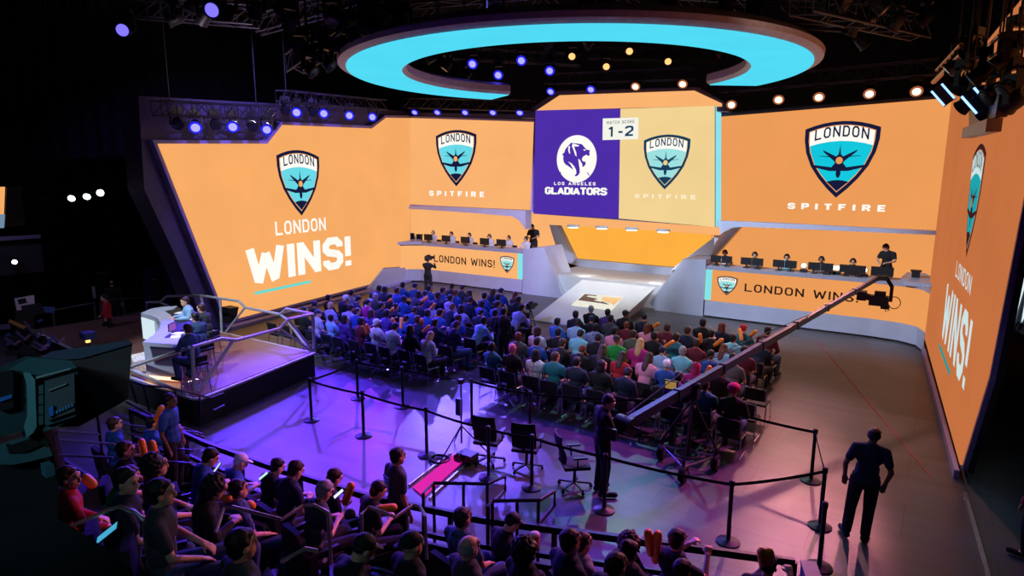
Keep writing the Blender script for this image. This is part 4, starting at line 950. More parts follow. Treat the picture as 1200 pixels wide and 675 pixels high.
for ob in OBS:
    best = None
    for k, s in enumerate(seats):
        if s[5]: continue
        d = math.hypot(SP[k][0]-ob[0], (SP[k][1]-ob[1])*1.5)
        if best is None or d < best[0]: best = (d, k)
    if best[0] < 30: seats[best[1]][5] = ob
num = ['first', 'second', 'third', 'fourth', 'fifth', 'sixth', 'seventh', 'eighth', 'ninth', 'tenth', 'eleventh']
pal_l = ['navy', 'blue', 'black', 'navy', 'purple', 'blue', 'darkgrey', 'lavender', 'black', 'navy']
pal_r = ['black', 'navy', 'teal', 'darkgrey', 'blue', 'black', 'olive', 'maroon']
empty_seats = {('right', 4, 10), ('right', 3, 10), ('right', 5, 7), ('left', 0, 10), ('left', 1, 10), ('left', 6, 10), ('left', 6, 9), ('left', 5, 10)}
hairname = {'short': '{} hair', 'long': 'long {} hair', 'cap': '{} cap', 'backcap': 'backward cap', 'beanie': '{} beanie', 'roundbeanie': 'round {} beanie'}
cname = {'darkcap': 'dark', 'magenta': 'magenta'}
for (side, r, i, x, y, ob), hp in zip(seats, SP):
    random.seed(r*131+i*17+(5 if side == 'left' else 977))
    where = f'{side} block, {rows[r]} row, {num[i]} from aisle'
    if side == 'left' and r == 0 and (i > 7 or i < 2): continue
    if side == 'left' and r == 1 and i < 1: continue
    if side == 'right' and r < 3 and i == 10: continue
    if side == 'right' and r == 0 and i in (4, 5): continue
    rz = random.uniform(-.12, .06)-(.10 if side == 'left' else -.05)
    chair((x, y, 0), rz*.3, f'black chair, {where}', f'black event chairs in the {side} block')
    if (side, r, i) in empty_seats: continue
    if ob is None:
        if side == 'left' and r == 0 and random.random() < .3: continue
        ob = (0, 0, random.choice(pal_l if side == 'left' else pal_r), random.choice(['short', 'short', 'long', 'hoodie']), random.choice(['short', 'short', 'short', 'long', 'cap', 'short']), random.choice(['black', 'black', 'brown', 'black', 'auburn']), random.choice(['sit', 'sit', 'sit_turn', 'phone', 'lean', 'cross', 'sit']))
        if ob[4] == 'cap': ob = ob[:5]+('navy',)+ob[6:]
    pose = ob[6]
    if pose == 'sit' and random.random() < .4: pose = random.choice(['sit_turn', 'phone', 'cross'])
    hn = hairname[ob[4]].format(cname.get(ob[5], ob[5]))
    person(pose, (x, y, .0), rz+random.uniform(-.15, .15), ob[2], ob[3], random.choice(['denim', 'black', 'navy', 'denim', 'darkgrey'] if not (side == 'left' and ob[2] == 'cyan') else ['cream']), ob[4], ob[5], random.choice([0, 0, 0, 1, 1, 2]),
           f'person, {ob[2]} top, {hn}, {where}', f'spectators in the {side} floor block', scale=random.uniform(1.03, 1.12))

# inflatable sticks
def stick(a, b, label, r=.045, group='orange cheering sticks'):
    a = Vector(a); b = Vector(b); d = (b-a).normalized(); mb = MB()
    q = d.to_track_quat('Z', 'Y').to_matrix(); L = (b-a).length
    mb.lathe([(.0, 0), (r*.5, .01), (r*.9, .03), (r, .07), (r, L-.06), (r*.85, L-.025), (r*.45, L-.005), (0, L)], a, 10, R=q)
    return single(mb, 'cheering_stick', ORANGE, label, 'cheering stick', (a+b)/2, smooth=True, group=group)
SL = [((820,391),(821.5,401.5)),((846.8,397.5),(837,405)),((866.4,384.5),(869.3,400)),((886,388),(878,395)),((832,430),(828,438)),((772,379),(764.4,384)),((789,400),(779,406.7)),((424,382),(429,392.8)),((429,380),(433,390)),((459.4,373),(464,382)),((470.8,372),(470,386)),
      ((497,351),(490,356)),((501,348),(492,356)),((509.3,356),(504.5,362.6)),((520,364),(510,371.6)),((494,374),(494.7,381)),((503,382),(495.5,388.7)),((458,351),(454,355)),((461,361),(455,368)),((818,445),(812,452))]
for k, (a, b) in enumerate(SL):
    side = 'left' if a[0] < 560 else 'right'; P, Q = W(*a, 1.35), W(*b, 1.35); P.z = 1.5; zb = 1.12
    P = W(a[0], a[1], 1.45); Q = W(b[0], b[1], 1.15)
    if (P-Q).length > .75: Q = P+(Q-P).normalized()*.6
    xs = sorted(s_[0][0] for s_ in SL if (s_[0][0] < 560) == (side == 'left')); n = xs.index(a[0])
    stick(Q, P, f'orange inflatable stick held up in the {side} block, {ordn[n]} from the left', .05)

# ------------------------------------------------------------------ crowd-control posts and belts
def post(name_base, x, y, lab):
    t = thing('stanchion', lab, 'barrier post', (x, y, 0), group='belt barrier posts')
    L = [(.0, 0), (.18, 0), (.18, .018), (.165, .028), (.05, .045), (.035, .06), (.0, .06)]
    part(MB().lathe(L, (x, y, 0), 24), 'base_plate', METAL, t, smooth=True)
    part(MB().lathe([(.032, .05), (.032, .93)], (x, y, 0), 14), 'pole', METAL, t, smooth=True)
    part(MB().lathe([(.038, .92), (.042, .93), (.042, 1.0), (.03, 1.01), (.012, 1.02)], (x, y, 0), 14), 'belt_head', PLAST, t, smooth=True)
    return t
ST = {'A': (365.3,492.8), 'B': (419.5,467.4), 'C': (426.4,511), 'D': (472.3,477.1), 'E': (500.2,533.8), 'Fq': (552.8,494), 'Gq': (572.5,559.8), 'Hq': (623,571.6), 'I': (853.1,635.4), 'J': (950.3,563.8), 'K': (960.6,617.2), 'Lq': (959.8,664.8), 'M': (620.8,511), 'N': (708,598), 'Q': (808,520)}
LAB = {'A': 'black belt post at the far left corner by the commentary platform', 'B': 'black belt post behind the corner post, near the left crowd', 'C': 'black belt post in the front line, second from the left', 'D': 'black belt post right behind the left crowd block', 'E': 'black belt post left of the magenta floor strip',
       'Fq': 'black belt post right of the small floor stand in the rear line', 'Gq': 'black belt post in front of the left office chair', 'Hq': 'black belt post in front of the middle office chair', 'I': 'black belt post below the shadow of the camera crane', 'J': 'black belt post at the back right corner of the enclosure', 'K': 'black belt post just behind the right end post', 'Lq': 'nearest black belt post at the lower right end', 'M': 'black belt post behind the right crowd block, rear line', 'N': 'black belt post at the feet of the crane operator', 'Q': 'black belt post hidden behind the crane dolly'}
SPOS = {}
for k, px in ST.items():
    P = W(*px); SPOS[k] = P
    post('s', P.x, P.y, LAB[k])
def belt(a, b, lab):
    A, B = SPOS[a].copy(), SPOS[b].copy(); A.z = B.z = 0; mb = MB(); N = 8; top = []; 
    for i in range(N+1):
        u = i/N; p = A.lerp(B, u); z = .97-.05*(1-(2*u-1)**2)*min(1, (A-B).length/3); top.append((p, z))
    d = (B-A).normalized(); n = Vector((d.y, -d.x, 0))*.002
    vs = []
    for p, z in top: vs += [p+n+Vector((0, 0, z)), p+n+Vector((0, 0, z-.05)), p-n+Vector((0, 0, z-.05)), p-n+Vector((0, 0, z))]
    fs = [(4*i+k, 4*i+(k+1) % 4, 4*i+4+(k+1) % 4, 4*i+4+k) for i in range(N) for k in range(4)]+[(0,1,2,3),(4*N+3,4*N+2,4*N+1,4*N)]
    mb.add(vs, fs); single(mb, 'barrier_belt', BLACK, lab, 'barrier belt', (A+B)/2, group='barrier belts')
for a, b, l in [('A','B','black belt from the left corner post towards the crowd'),('A','C','black belt along the front line, first span from the left'),('C','E','black belt along the front line, second span from the left'),('E','Gq','black belt along the front line passing the left office chair'),('Gq','Hq','short black belt between the two office chairs'),('Hq','N','black belt behind the crane operator'),('N','I','black belt in front of the camera crane dolly'),('I','K','black belt from the crane side to the right end posts'),('B','D','black belt behind the left crowd, first span'),('D','Fq','black belt behind the left crowd towards the floor stand'),('Fq','M','black belt of the rear line behind the right crowd, left span'),('M','Q','black belt of the rear line behind the crane'),('Q','J','black belt of the rear line right of the crane'),('J','K','short black belt closing the right end of the enclosure')]:
    belt(a, b, l)

# ------------------------------------------------------------------ office chairs
def office_chair(P, rz, lab):
    t = thing('office_chair', lab, 'chair', (0, 0, 0)); I = t
    part(MB().box((0, 0, .47), (.48, .46, .06)).ell((0, 0, .5), (.24, .23, .035), None, 16), 'seat', SEATM, t, smooth=False)
    mb = MB(); vs = []
    for j in range(7):
        z = .56+.5*j/6; y = -.24-.06*(j/6)+.03*math.sin(j); w = .22+.015*math.sin(j/6*PI)
        vs += [(-w, y+.03, z), (-w*.5, y-.01, z), (0, y-.02, z), (w*.5, y-.01, z), (w, y+.03, z)]
    o = len(vs); back = [(x, y-.035, z) for x, y, z in vs]; fs = [(5*j+i, 5*j+i+1, 5*j+5+i+1, 5*j+5+i) for j in range(6) for i in range(4)]
    mb.add(vs, fs); mb.add(back, fs); rim = [(x, y, z) for x, y, z in vs]
    edge = [0,1,2,3,4,9,14,19,24,29,34,33,32,31,30,25,20,15,10,5]; mb.add(vs+back, [(edge[i], edge[(i+1) % 20], o+edge[(i+1) % 20], o+edge[i]) for i in range(20)])
    part(mb, 'backrest', SEATM, t, smooth=False)
    part(MB().bar((0, -.2, .45), (0, -.29, .62), .06, .03), 'back_bracket', PLAST, t)
    part(MB().frust((0, 0, .13), (0, 0, .46), .03, .025, 12), 'gas_column', METAL, t)
    for s in (-1, 1): part(MB().tube([(s*.2, 0, .45), (s*.27, 0, .47), (s*.28, -.02, .68)], .015, 6).box((s*.28, .03, .69), (.07, .25, .03)), 'armrest', PLAST, t)
    st = part(MB().lathe([(.04, .10), (.045, .14), (.03, .16)], (0, 0, 0), 12), 'star_base', PLAST, t)
    for k in range(5):
        a = 2*PI*k/5+.3; p = (.3*math.cos(a), .3*math.sin(a)); mb = MB().bar((0, 0, .125), (p[0], p[1], .085), .045, .03)
        lg = part(mb, 'spoke', PLAST, t, st); part(MB().frust((p[0]-.018, p[1], .034), (p[0]+.018, p[1], .034), .03, .03, 12).bar((p[0], p[1], .05), (p[0], p[1], .09), .02), 'caster', RUBBER, t, st)
    t.location = (P.x, P.y, 0.004); t.rotation_euler = (0, 0, rz); return t
office_chair(W(573,542), .55-.25, 'black mesh office chair left of three behind the barrier, seen from behind')
office_chair(W(617,551), .35, 'black mesh office chair in the middle of three, seen from behind')
office_chair(W(673,572), -.85, 'black mesh office chair turned sideways next to the crane operator')

# small floor stand with box
P = W(541,533); t = thing('light_stand', 'slim black tripod stand with small blue box and bracket', 'stand', (P.x, P.y, 0))
part(MB().frust(P+Vector((0, 0, .25)), P+Vector((0, 0, 1.55)), .018, .014, 8), 'mast', METAL, t)
for k in range(3):
    a = 2*PI*k/3+.4; part(MB().tube([P+Vector((0, 0, .62)), P+Vector((.62*math.cos(a), .62*math.sin(a), .015))], .014, 6), 'leg', METAL, t)
part(MB().box(P+Vector((-.02, -.04, 1.02)), (.11, .08, .34)), 'control_box', mat('blue_grey_box', (50, 80, 130), .5), t)
part(MB().tube([P+Vector((-.28, 0, 1.5)), P+Vector((.28, 0, 1.56))], .012, 6).box(P+Vector((0, 0, 1.53)), (.08, .08, .1)), 'cross_bracket', METAL, t)
P = W(514,540); mb = MB()
for k in range(3): mb.tube([P+Vector((.2*math.cos(a)+.02*k, .17*math.sin(a), .02+.018*k)) for a in [2*PI*i/20 for i in range(20)]], .012, 6, closed=True)
single(mb, 'coiled_cable', RUBBER, 'coil of black cable on the floor left of the light stand', 'cable', P)
P = W(548,541); t = thing('floor_projector', 'small black wash light lying on the floor under the light stand', 'light', (P.x, P.y, 0))
part(MB().box(P+Vector((0, 0, .10)), (.34, .26, .18)), 'housing', PLAST, t); part(MB().lathe([(.08, 0), (.1, .05)], P+Vector((-.1, -.14, .1)), 12, R=Matrix.Rotation(PI/2, 3, 'X')), 'lens_hood', PLAST, t)
# magenta floor strip
a, b, c, d = W(487,575), W(498,580), W(549,536), W(535,533); q = [W(484,572), W(497,583), W(546,538.5), W(533,533.5)]
t = thing('floor_trough', 'clear edged floor trough glowing magenta on the blue lit floor', 'light strip', q[0])
part(MB().prism([p+Vector((0, 0, .012)) for p in q], (0, 0, .02)), 'glowing_strip', emis('magenta_glow', None, 1., lin=(.75, .02, .42)), t)
def grow(q, k): c = sum(q, Vector())/4; return [c+(p-c)*k for p in q]
e1_ = (q[3]-q[2])*.5
part(MB().bar(q[0]+e1_*0+Vector((-.1, 0, .02)), q[3]+Vector((-.1, 0, .02)), .03, .04).bar(q[1]+Vector((.12, 0, .02)), q[2]+Vector((.12, 0, .02)), .03, .04), 'edge_rail', STEEL, t)

# thin red line on the floor and cables
single(MB().bar(W(958,400,.006), W(1092,560,.006), .02, .006), 'floor_line', mat('red_tape', (170, 50, 60), .6), 'thin red tape line running diagonally across the right floor', 'floor tape', W(1020,470))
single(MB().bar(W(506,444,.006), W(583,411,.006), .03, .008), 'aisle_tape', mat('red_tape', (170, 50, 60), .6), 'red and white tape along the aisle side of the left crowd', 'floor tape', W(545,427))
single(MB().tube([W(745,510,.02), W(762,512,.02), W(775,520,.02), W(785,533,.02)], .014, 6), 'cable', RUBBER, 'black cable on the floor between operator and crane dolly', 'cable', W(765,515))

# ------------------------------------------------------------------ camera crane
base = Vector((-3.53, 11.38, 0)); piv = base+Vector((0, 0, 1.62)); head = W(1030,325,2.87); dirn = (head-piv).normalized(); tail = piv-dirn*1.95
t = thing('camera_crane', 'long black camera crane reaching from its wheeled dolly over the right floor', 'camera crane', base)
up = dirn.cross(Vector((0, 0, 1))).normalized().cross(dirn).normalized(); sd = dirn.cross(up).normalized()
ARM = mat('crane_arm_blue_black', (40, 48, 82), .55, .15)
mb = MB(); L = (head-tail).length; q = Matrix((sd, up, dirn)).transposed()
n = 7
for i in range(n):
    a = tail+dirn*L*i/n; b = tail+dirn*L*(i+1)/n; k = .115-.05*i/n
    mb.box((a+b)/2, (k, k*1.5, (b-a).length-.03), R=q); mb.box(b, (k*1.3, k*1.9, .05), R=q)
part(mb, 'boom_arm', ARM, t)
part(MB().tube([tail+up*.16, piv+up*.42, piv+dirn*2.2+up*.12], .010, 5).tube([piv+up*.42, piv+dirn*4.4+up*.08], .008, 5), 'tension_cable', METAL, t)
part(MB().frust(tail-sd*.16, tail+sd*.16, .15, .15, 20).frust(tail-sd*.33, tail+sd*.33, .03, .03, 8), 'counterweight', METAL, t, smooth=True)
part(MB().bar(tail, tail-dirn*.35-up*.15, .04).box(tail-dirn*.4+up*.0, (.25, .05, .2)), 'operator_handle', METAL, t)
part(MB().box(piv-Vector((0, 0, .12)), (.2, .2, .3)).frust(piv-sd*.15, piv+sd*.15, .06, .06, 14), 'pivot_head', METAL, t)
wh = [W(775,538), W(800,565), W(838,551)]
apex = piv-Vector((0, 0, .28))
for w_ in wh: part(MB().tube([apex, Vector((w_.x, w_.y, .42))], .022, 8).tube([Vector((w_.x, w_.y, .42)), Vector((w_.x, w_.y, .14))], .03, 8), 'tripod_leg', METAL, t)
part(MB().tube([Vector((w_.x, w_.y, .28)) for w_ in wh], .022, 8, closed=True), 'spreader_frame', STEEL, t)
for w_ in wh:
    o = part(MB().lathe([(.06, -.055), (.145, -.055), (.16, -.03), (.16, .03), (.145, .055), (.06, .055)], (w_.x, w_.y, .16), 20, R=Matrix.Rotation(PI/2, 3, 'Y')), 'wheel', RUBBER, t, smooth=True)
    part(MB().lathe([(.06, -.06), (.06, .06)], (w_.x, w_.y, .16), 12, R=Matrix.Rotation(PI/2, 3, 'Y')), 'hub', STEEL, t, o)
bc = sum(wh, Vector())/3
part(MB().frust(Vector((bc.x, bc.y, .25)), apex, .04, .04, 12), 'centre_column', METAL, t)
part(MB().tube([Vector((bc.x+.22*math.cos(a), bc.y+.2*math.sin(a), .33)) for a in [2*PI*i/18 for i in range(18)]], .02, 6, closed=True), 'cable_ring', RUBBER, t)
mb = MB().box(piv+Vector((-.35, -.25, .0)), (.25, .05, .18)); part(mb, 'monitor', PLAST, t)
part(MB().box(piv+Vector((-.35, -.28, .0)), (.21, .01, .14)), 'monitor_picture', emis('monitor_amber', (190, 150, 80), .6), t)
# remote head and camera at the far end
hp = head; dn = hp+Vector((.28, .05, -.18)); lo = W(1047,351,2.3); 
part(MB().bar(hp-dirn*.1, hp+Vector((.18, 0, .0)), .12).bar(hp+Vector((.16, 0, .03)), hp+Vector((.32, 0, -.22)), .09).bar(hp+Vector((.32, 0, -.2)), hp+Vector((.32, 0, -.62)), .08), 'remote_head_arm', METAL, t)
cpos = hp+Vector((.05, 0, -.62))
part(MB().box(cpos+Vector((0, 0, 0)), (.44, .26, .26)).frust(cpos+Vector((-.2, 0, .06)), cpos+Vector((-.34, -.02, .09)), .09, .09, 14).box(cpos+Vector((-.40, -.02, .10)), (.22, .28, .24)).box(cpos+Vector((.02, 0, .19)), (.26, .12, .12)).box(cpos+Vector((.16, .02, -.16)), (.2, .16, .1)), 'camera_body', mat('purple_black', (36, 26, 44), .5), t)
part(MB().tube([cpos+Vector((.36+.14*math.cos(a), 0, -.02+.16*math.sin(a))) for a in [2*PI*i/16 for i in range(16)]], .012, 6, closed=True).tube([cpos+Vector((.15, 0, -.1)), cpos+Vector((.18, 0, -.28)), cpos+Vector((.28, 0, -.22))], .01, 6), 'cable_loop', RUBBER, t)

# ------------------------------------------------------------------ standing people on the floor
O = W(704,579); person('work', (O.x, O.y, 0), -.75, 'black', 'long', 'black', 'short', 'black', 0, 'crane operator in black standing with back to us at the crane tail', fine=True, scale=1.08, face=True)
O = W(1001,631); person('pocket', (O.x, O.y, 0), .15, 'navy', 'short', 'black', 'fringe', 'black', 2, 'balding man in navy t-shirt and black trousers standing alone at right', fine=True, scale=1.06, face=True)
for o_ in bpy.data.objects:
    if o_.get('label', '').startswith('balding man'): o_.rotation_mode = 'QUATERNION'; o_.rotation_quaternion = Quaternion(Vector((CF.x, CF.y, 0)).normalized(), .075) @ Quaternion((0, 0, 1), .15)
O = W(464,602); O = Vector((-5.87, 5.95, 0)); O = W(464,538,1.62); O.z = 0; person('stand', (O.x, O.y, 0), -.35, 'darkgrey', 'short', 'black', 'short', 'black', 1, 'man in dark t-shirt with blue printed back standing at the front barrier', fine=True, scale=1.03, face=True)
pb = O
for k in range(4): pass
mb = MB()
for k in range(5): mb.box((0, -.152, 1.36-.045*k), (.17-.02*(k % 2), .012, .022))
back = [o_ for o_ in bpy.data.objects if o_.get('label', '').startswith('man in dark t-shirt')][0]; o_ = mb.build('back_print', mat('print_blue', (60, 110, 200), .6)); o_.parent = back
O = W(590,432); person('stand', (O.x, O.y, 0), -.1, 'black', 'long', 'black', 'short', 'black', 1, 'usher in black standing in the aisle between the two crowd blocks', scale=1.05)
O = W(527,341); person('camera', (O.x, 21.6, 0), .2, 'black', 'long', 'black', 'short', 'black', 1, 'camera operator in black standing before the left player desk', scale=1.05); OC = Vector((O.x, 21.6, 0))
O = W(604,396); person('camera', (O.x, O.y, 0), -.9, 'black', 'long', 'darkgrey', 'short', 'auburn', 0, 'camera operator in black crouched over a camera in front of the ramp', scale=.82); OC2 = Vector((O.x, O.y, 0))
def shoulder_cam(P, rz, lab, legs=False):
    t = thing('video_camera', lab, 'video camera', (P.x, P.y, P.z)); 
    part(MB().box(P, (.16, .34, .2)).box(P+Vector((0, 0, .13)), (.05, .22, .05)), 'camera_body', PLAST, t)
    part(MB().frust(P+Vector((0, .17, 0)), P+Vector((0, .36, 0)), .06, .07, 12), 'lens_barrel', PLAST, t); part(MB().box(P+Vector((-.12, .05, .07)), (.08, .1, .07)), 'viewfinder', PLAST, t)
    if legs:
        for k in range(3): a = 2*PI*k/3; part(MB().tube([Vector((P.x, P.y, P.z-.1)), Vector((P.x+.35*math.cos(a), P.y+.35*math.sin(a), .01))], .015, 6), 'leg', METAL, t)
    t.rotation_euler = (0, 0, 0); return t
shoulder_cam(OC+Vector((-.18, .25, 1.72)), 0, 'black video camera on the shoulder of the operator before the left desk')
shoulder_cam(OC2+Vector((.42, .3, 1.12)), 0, 'black video camera on a low tripod in front of the ramp', True)

# ------------------------------------------------------------------ players, coaches, monitors
def monitor(x, y, z, lab, big=1.):
    t = thing('monitor', lab, 'monitor', (x, y, z)); w = .54*big
    part(MB().box((x, y, z+.27), (w, .045, .32*(.85 if big < .9 else 1))), 'casing', PLAST, t); part(MB().box((x, y+.04, z+.08), (.05, .04, .16)), 'neck', PLAST, t); part(MB().box((x, y+.05, z+.01), (.22, .18, .02)), 'foot', PLAST, t)
    part(MB().box((x, y+.027, z+.27), (w-.04, .01, .26*(.85 if big < .9 else 1))), 'picture', emis('screen_blue_dim', (70, 110, 160), .8), t)
    return t
LP = [(-22.5, 25.75), (-21.25, 25.75), (-20.05, 25.75), (-18.8, 25.75), (-17.6, 25.75), (-16.6, 25.75)]
RP = [(-7.0, 25.75), (-5.85, 25.75), (-4.68, 25.75), (-3.47, 25.75), (-2.45, 25.75)]
for i, (x, y) in enumerate(LP):
    person('play', (x+.12, y-.05, 1.24), PI+random.uniform(-.2, .2), 'white', 'long' if i % 2 else 'short', 'black', 'short', ['blond', 'black', 'brown', 'black', 'brown', 'black'][i], 0, f'player in white jersey with headset at the left desk, {ordn[i]} from the left', 'players at the left desk', headset=True, face=True)
    chair((x+.12, y-.02, 1.24), PI, f'black player chair at the left desk, {ordn[i]} from the left', 'player chairs')
    monitor(x-.80, 24.85, 2.03, f'black monitor back on the left player desk, {ordn[i]} from the left')
for i, (x, y) in enumerate(RP):
    person('play', (x, y-.05, 1.24), PI+random.uniform(-.15, .15), ['white', 'grey', 'cyan', 'grey', 'black'][i], 'short', 'black', 'backcap' if i in (0, 1, 3) else 'short', 'darkcap' if i in (0, 1, 3) else 'black', [1, 0, 0, 1, 0][i], f'player with headset at the right desk, {ordn[i]} from the left', 'players at the right desk', headset=True, face=True)
    chair((x, y-.02, 1.24), PI, f'black player chair at the right desk, {ordn[i]} from the left', 'player chairs')
    monitor(x-.12, 24.85, 2.03, f'left hand monitor of player pair on the right desk, {ordn[i]} from the left', .74); monitor(x+.30, 24.85, 2.03, f'right hand monitor of player pair on the right desk, {ordn[i]} from the left', .74)
person('work', (-16.35, 26.1, 1.3), PI+.3, 'black', 'short', 'black', 'short', 'black', 1, 'coach in black t-shirt standing behind the left desk end', scale=1.1, face=True)
person('work', (-1.4, 25.8, 1.3), PI-.3, 'black', 'short', 'black', 'short', 'black', 0, 'bearded coach in black t-shirt standing behind the right desk end', scale=1.1, face=True)
monitor(-1.45, 24.75, 2.03, 'dark monitor in front of the standing coach at the right desk', 1.25)
for i, (x, y) in enumerate([(491.5,271), (1074,312)]):
    P = WY(x, y+3, 25.3); P.z = 2.05; t = thing('desk_speaker', ['small black device alone at the left end of the left desk', 'small black device alone at the right end of the right desk'][i], 'speaker', P)
    part(MB().box(P+Vector((0, 0, .13)), (.24, .2, .26)), 'cabinet', PLAST, t); part(MB().box(P+Vector((0, 0, .29)), (.32, .22, .06)), 'top_cap', PLAST, t)
for i, x in enumerate((-2.85, -2.0, -3.95, -3.0)):
    P = Vector((x, 25.0, 2.04)); t = thing('led_spotlight', f'small white face light on the right player desk, {["second","last","first","third"][i]} from the left', 'light', P)
    part(MB().box(P+Vector((0, 0, .05)), (.24, .16, .1)), 'base', PLAST, t); part(MB().frust(P+Vector((0, .02, .2)), P+Vector((0, -.06, .24)), .10, .12, 14), 'lamp_head', PLAST, t); part(MB().frust(P+Vector((0, -.06, .24)), P+Vector((0, -.07, .245)), .10, .10, 14), 'lens', emis('small_light', (255, 240, 215), 1.6), t)

# ------------------------------------------------------------------ commentary platform
DZ = .65
F1, F2, B1 = W(368,413,DZ), W(235,466,DZ), W(262,389.5,DZ)
F3 = W(152,441,DZ)
dk = [(F1.x, F1.y), (B1.x, B1.y), (-23.2, 10.75), (-23.4, 7.6), (F3.x, F3.y), (F2.x-.15, F2.y-.1), (F2.x, F2.y)]
DECKM = mat('deck_top_laminate', (118, 82, 78), .35, var=.12, scale=2)
t = thing('commentary_platform', 'dark sided raised platform with pale edging carrying the commentary desk', 'platform', (-17, 9, 0))
part(MB().prism([(x, y, 0.0) for x, y in dk], (0, 0, DZ-.05)), 'skirt', mat('platform_skirt', (24, 24, 34), .6), t)
part(MB().prism([(x, y, DZ-.05) for x, y in offset_poly(dk, .03)], (0, 0, .045)), 'top_edge', WHITERAIL, t)
part(MB().prism([(x, y, DZ-.01) for x, y in offset_poly(dk, -.06)], (0, 0, .02)), 'deck_surface', DECKM, t)
# faceted truss railing
P1 = Plane((F2.x, F2.y), (F1.x, F1.y)); P2 = Plane((-23.2, B1.y), (F1.x, F1.y)); P3 = Plane((F3.x, F3.y), (F2.x, F2.y))
t = thing('faceted_railing', 'white faceted tube railing along the front of the commentary platform', 'railing', P1.px(300,400))
def rail(pl, pts, name='rail', r=.04, off=.03): part(MB().tube([pl.px(*q, off) for q in pts], r, 8), name, WHITERAIL, t)
rail(P1, [(224,406.5),(258.5,396.8),(276,398.6),(326.5,385),(336.6,374.2),(366,368)], 'top_rail')
rail(P1, [(224,406.5),(226.5,462)], 'post'); rail(P1, [(366,368),(367,412)], 'post')
rail(P1, [(271,400),(231,459)], 'brace'); rail(P1, [(327.7,385.5),(365,412)], 'brace', .032); rail(P1, [(336.6,374.2),(366,411)], 'brace', .032)
rail(P3, [(151.4,431),(224,406.5)], 'top_rail'); rail(P3, [(151.4,431),(222,463)], 'brace')
rail(P3, [(151.4,431),(152,441)], 'post')
t = thing('faceted_railing', 'white faceted tube railing along the rear of the commentary platform', 'railing', P2.px(260,370))
rail(P2, [(172.8,368),(172.8,354),(188,354),(196.8,347.2),(235.8,346),(281,352.7),(288.7,360.3),(329,368),(336.6,361.6),(366,367.5)], 'top_rail')
rail(P2, [(235.8,346),(240,362),(243,388)], 'post'); rail(P2, [(259,350),(261,391)], 'post'); rail(P2, [(287.5,361),(266,388)], 'brace', .032); rail(P2, [(329,368),(336.6,374),(364,412)], 'brace', .032); rail(P2, [(261,391),(365,413.5)], 'bottom_rail', .03); rail(P2, [(188,354),(207,362)], 'brace', .03)
# desk
TZ = DZ+1.05
def Z8(x, y): return (150+x*.1777, 330+y*.1777)
band = [Z8(*q) for q in [(85,208),(118,192),(150,178),(235,165),(325,160),(300,180),(240,192),(285,222),(307,262),(306,300),(285,335),(250,360),(235,372),(345,372),(400,392),(330,416),(95,398),(170,355),(208,315),(218,275),(195,240),(150,222)]]
t = thing('commentary_desk', 'light grey curved commentary desk with glowing front panel and orange lit base', 'desk', W(195,420,DZ))
top = [W(*q, TZ) for q in band]
part(MB().prism(top, (0, 0, -.09)), 'desk_rim', GREYP, t)
c = sum(top, Vector())/len(top)
inner = [Z8(*q) for q in [(240,192),(325,165),(395,205),(425,240),(430,300),(410,385),(345,372),(235,372),(285,335),(306,300),(307,262),(285,222)]]
part(MB().prism([W(*q, TZ-.02) for q in inner], (0, 0, -.05)), 'worktop', mat('dark_green_top', (20, 30, 32), .5), t)
body = [Z8(*q) for q in [(100,398),(330,416),(345,395),(260,372),(235,372),(290,325),(300,275),(280,225),(235,195),(150,180),(92,210),(150,225),(192,242),(212,275),(203,315),(168,352)]]
bt = [W(*q, TZ-.09) for q in body]; mb = MB(); bc_ = sum(bt, Vector())/len(bt)
lo = [Vector((bc_.x+(p.x-bc_.x)*.985, bc_.y+(p.y-bc_.y)*.985, DZ+.08)) for p in bt]; n = len(bt)
mb.poly(bt); mb.poly(lo); mb.add(bt+lo, [(i, (i+1) % n, n+(i+1) % n, n+i) for i in range(n)]); part(mb, 'desk_body', GREYP, t)
LEDW = emis('desk_led_warm', None, 1., lin=(3.2, 1.5, .8))
fl_ = [Vector((bc_.x+(p.x-bc_.x)*.97, bc_.y+(p.y-bc_.y)*.97, DZ+.1)) for p in bt]
mb = MB().bar(fl_[0], fl_[1], .09, .07).bar(fl_[0], fl_[-1], .09, .07); part(mb, 'base_light', LEDW, t)
# glowing panel on the outer face
pa, pb_ = bt[10], bt[13]
pts = [W(*Z8(*q), TZ-.25) for q in [(95,215),(150,226),(195,245)]]
q0, q1 = bt[10], bt[12]; nn = (q1-q0).cross(Vector((0, 0, 1))).normalized(); nn = nn if nn.dot(EYE-q0) > 0 else -nn
part(MB().prism([q0.lerp(q1, .1)+nn*.05+Vector((0, 0, -.08)), q0.lerp(q1, .92)+nn*.05+Vector((0, 0, -.08)), q0.lerp(q1, .92)+nn*.05+Vector((0, 0, -.7)), q0.lerp(q1, .1)+nn*.05+Vector((0, 0, -.7))], nn*.02), 'glowing_panel', emis('desk_panel_glow', (215, 235, 245), 1.), t)
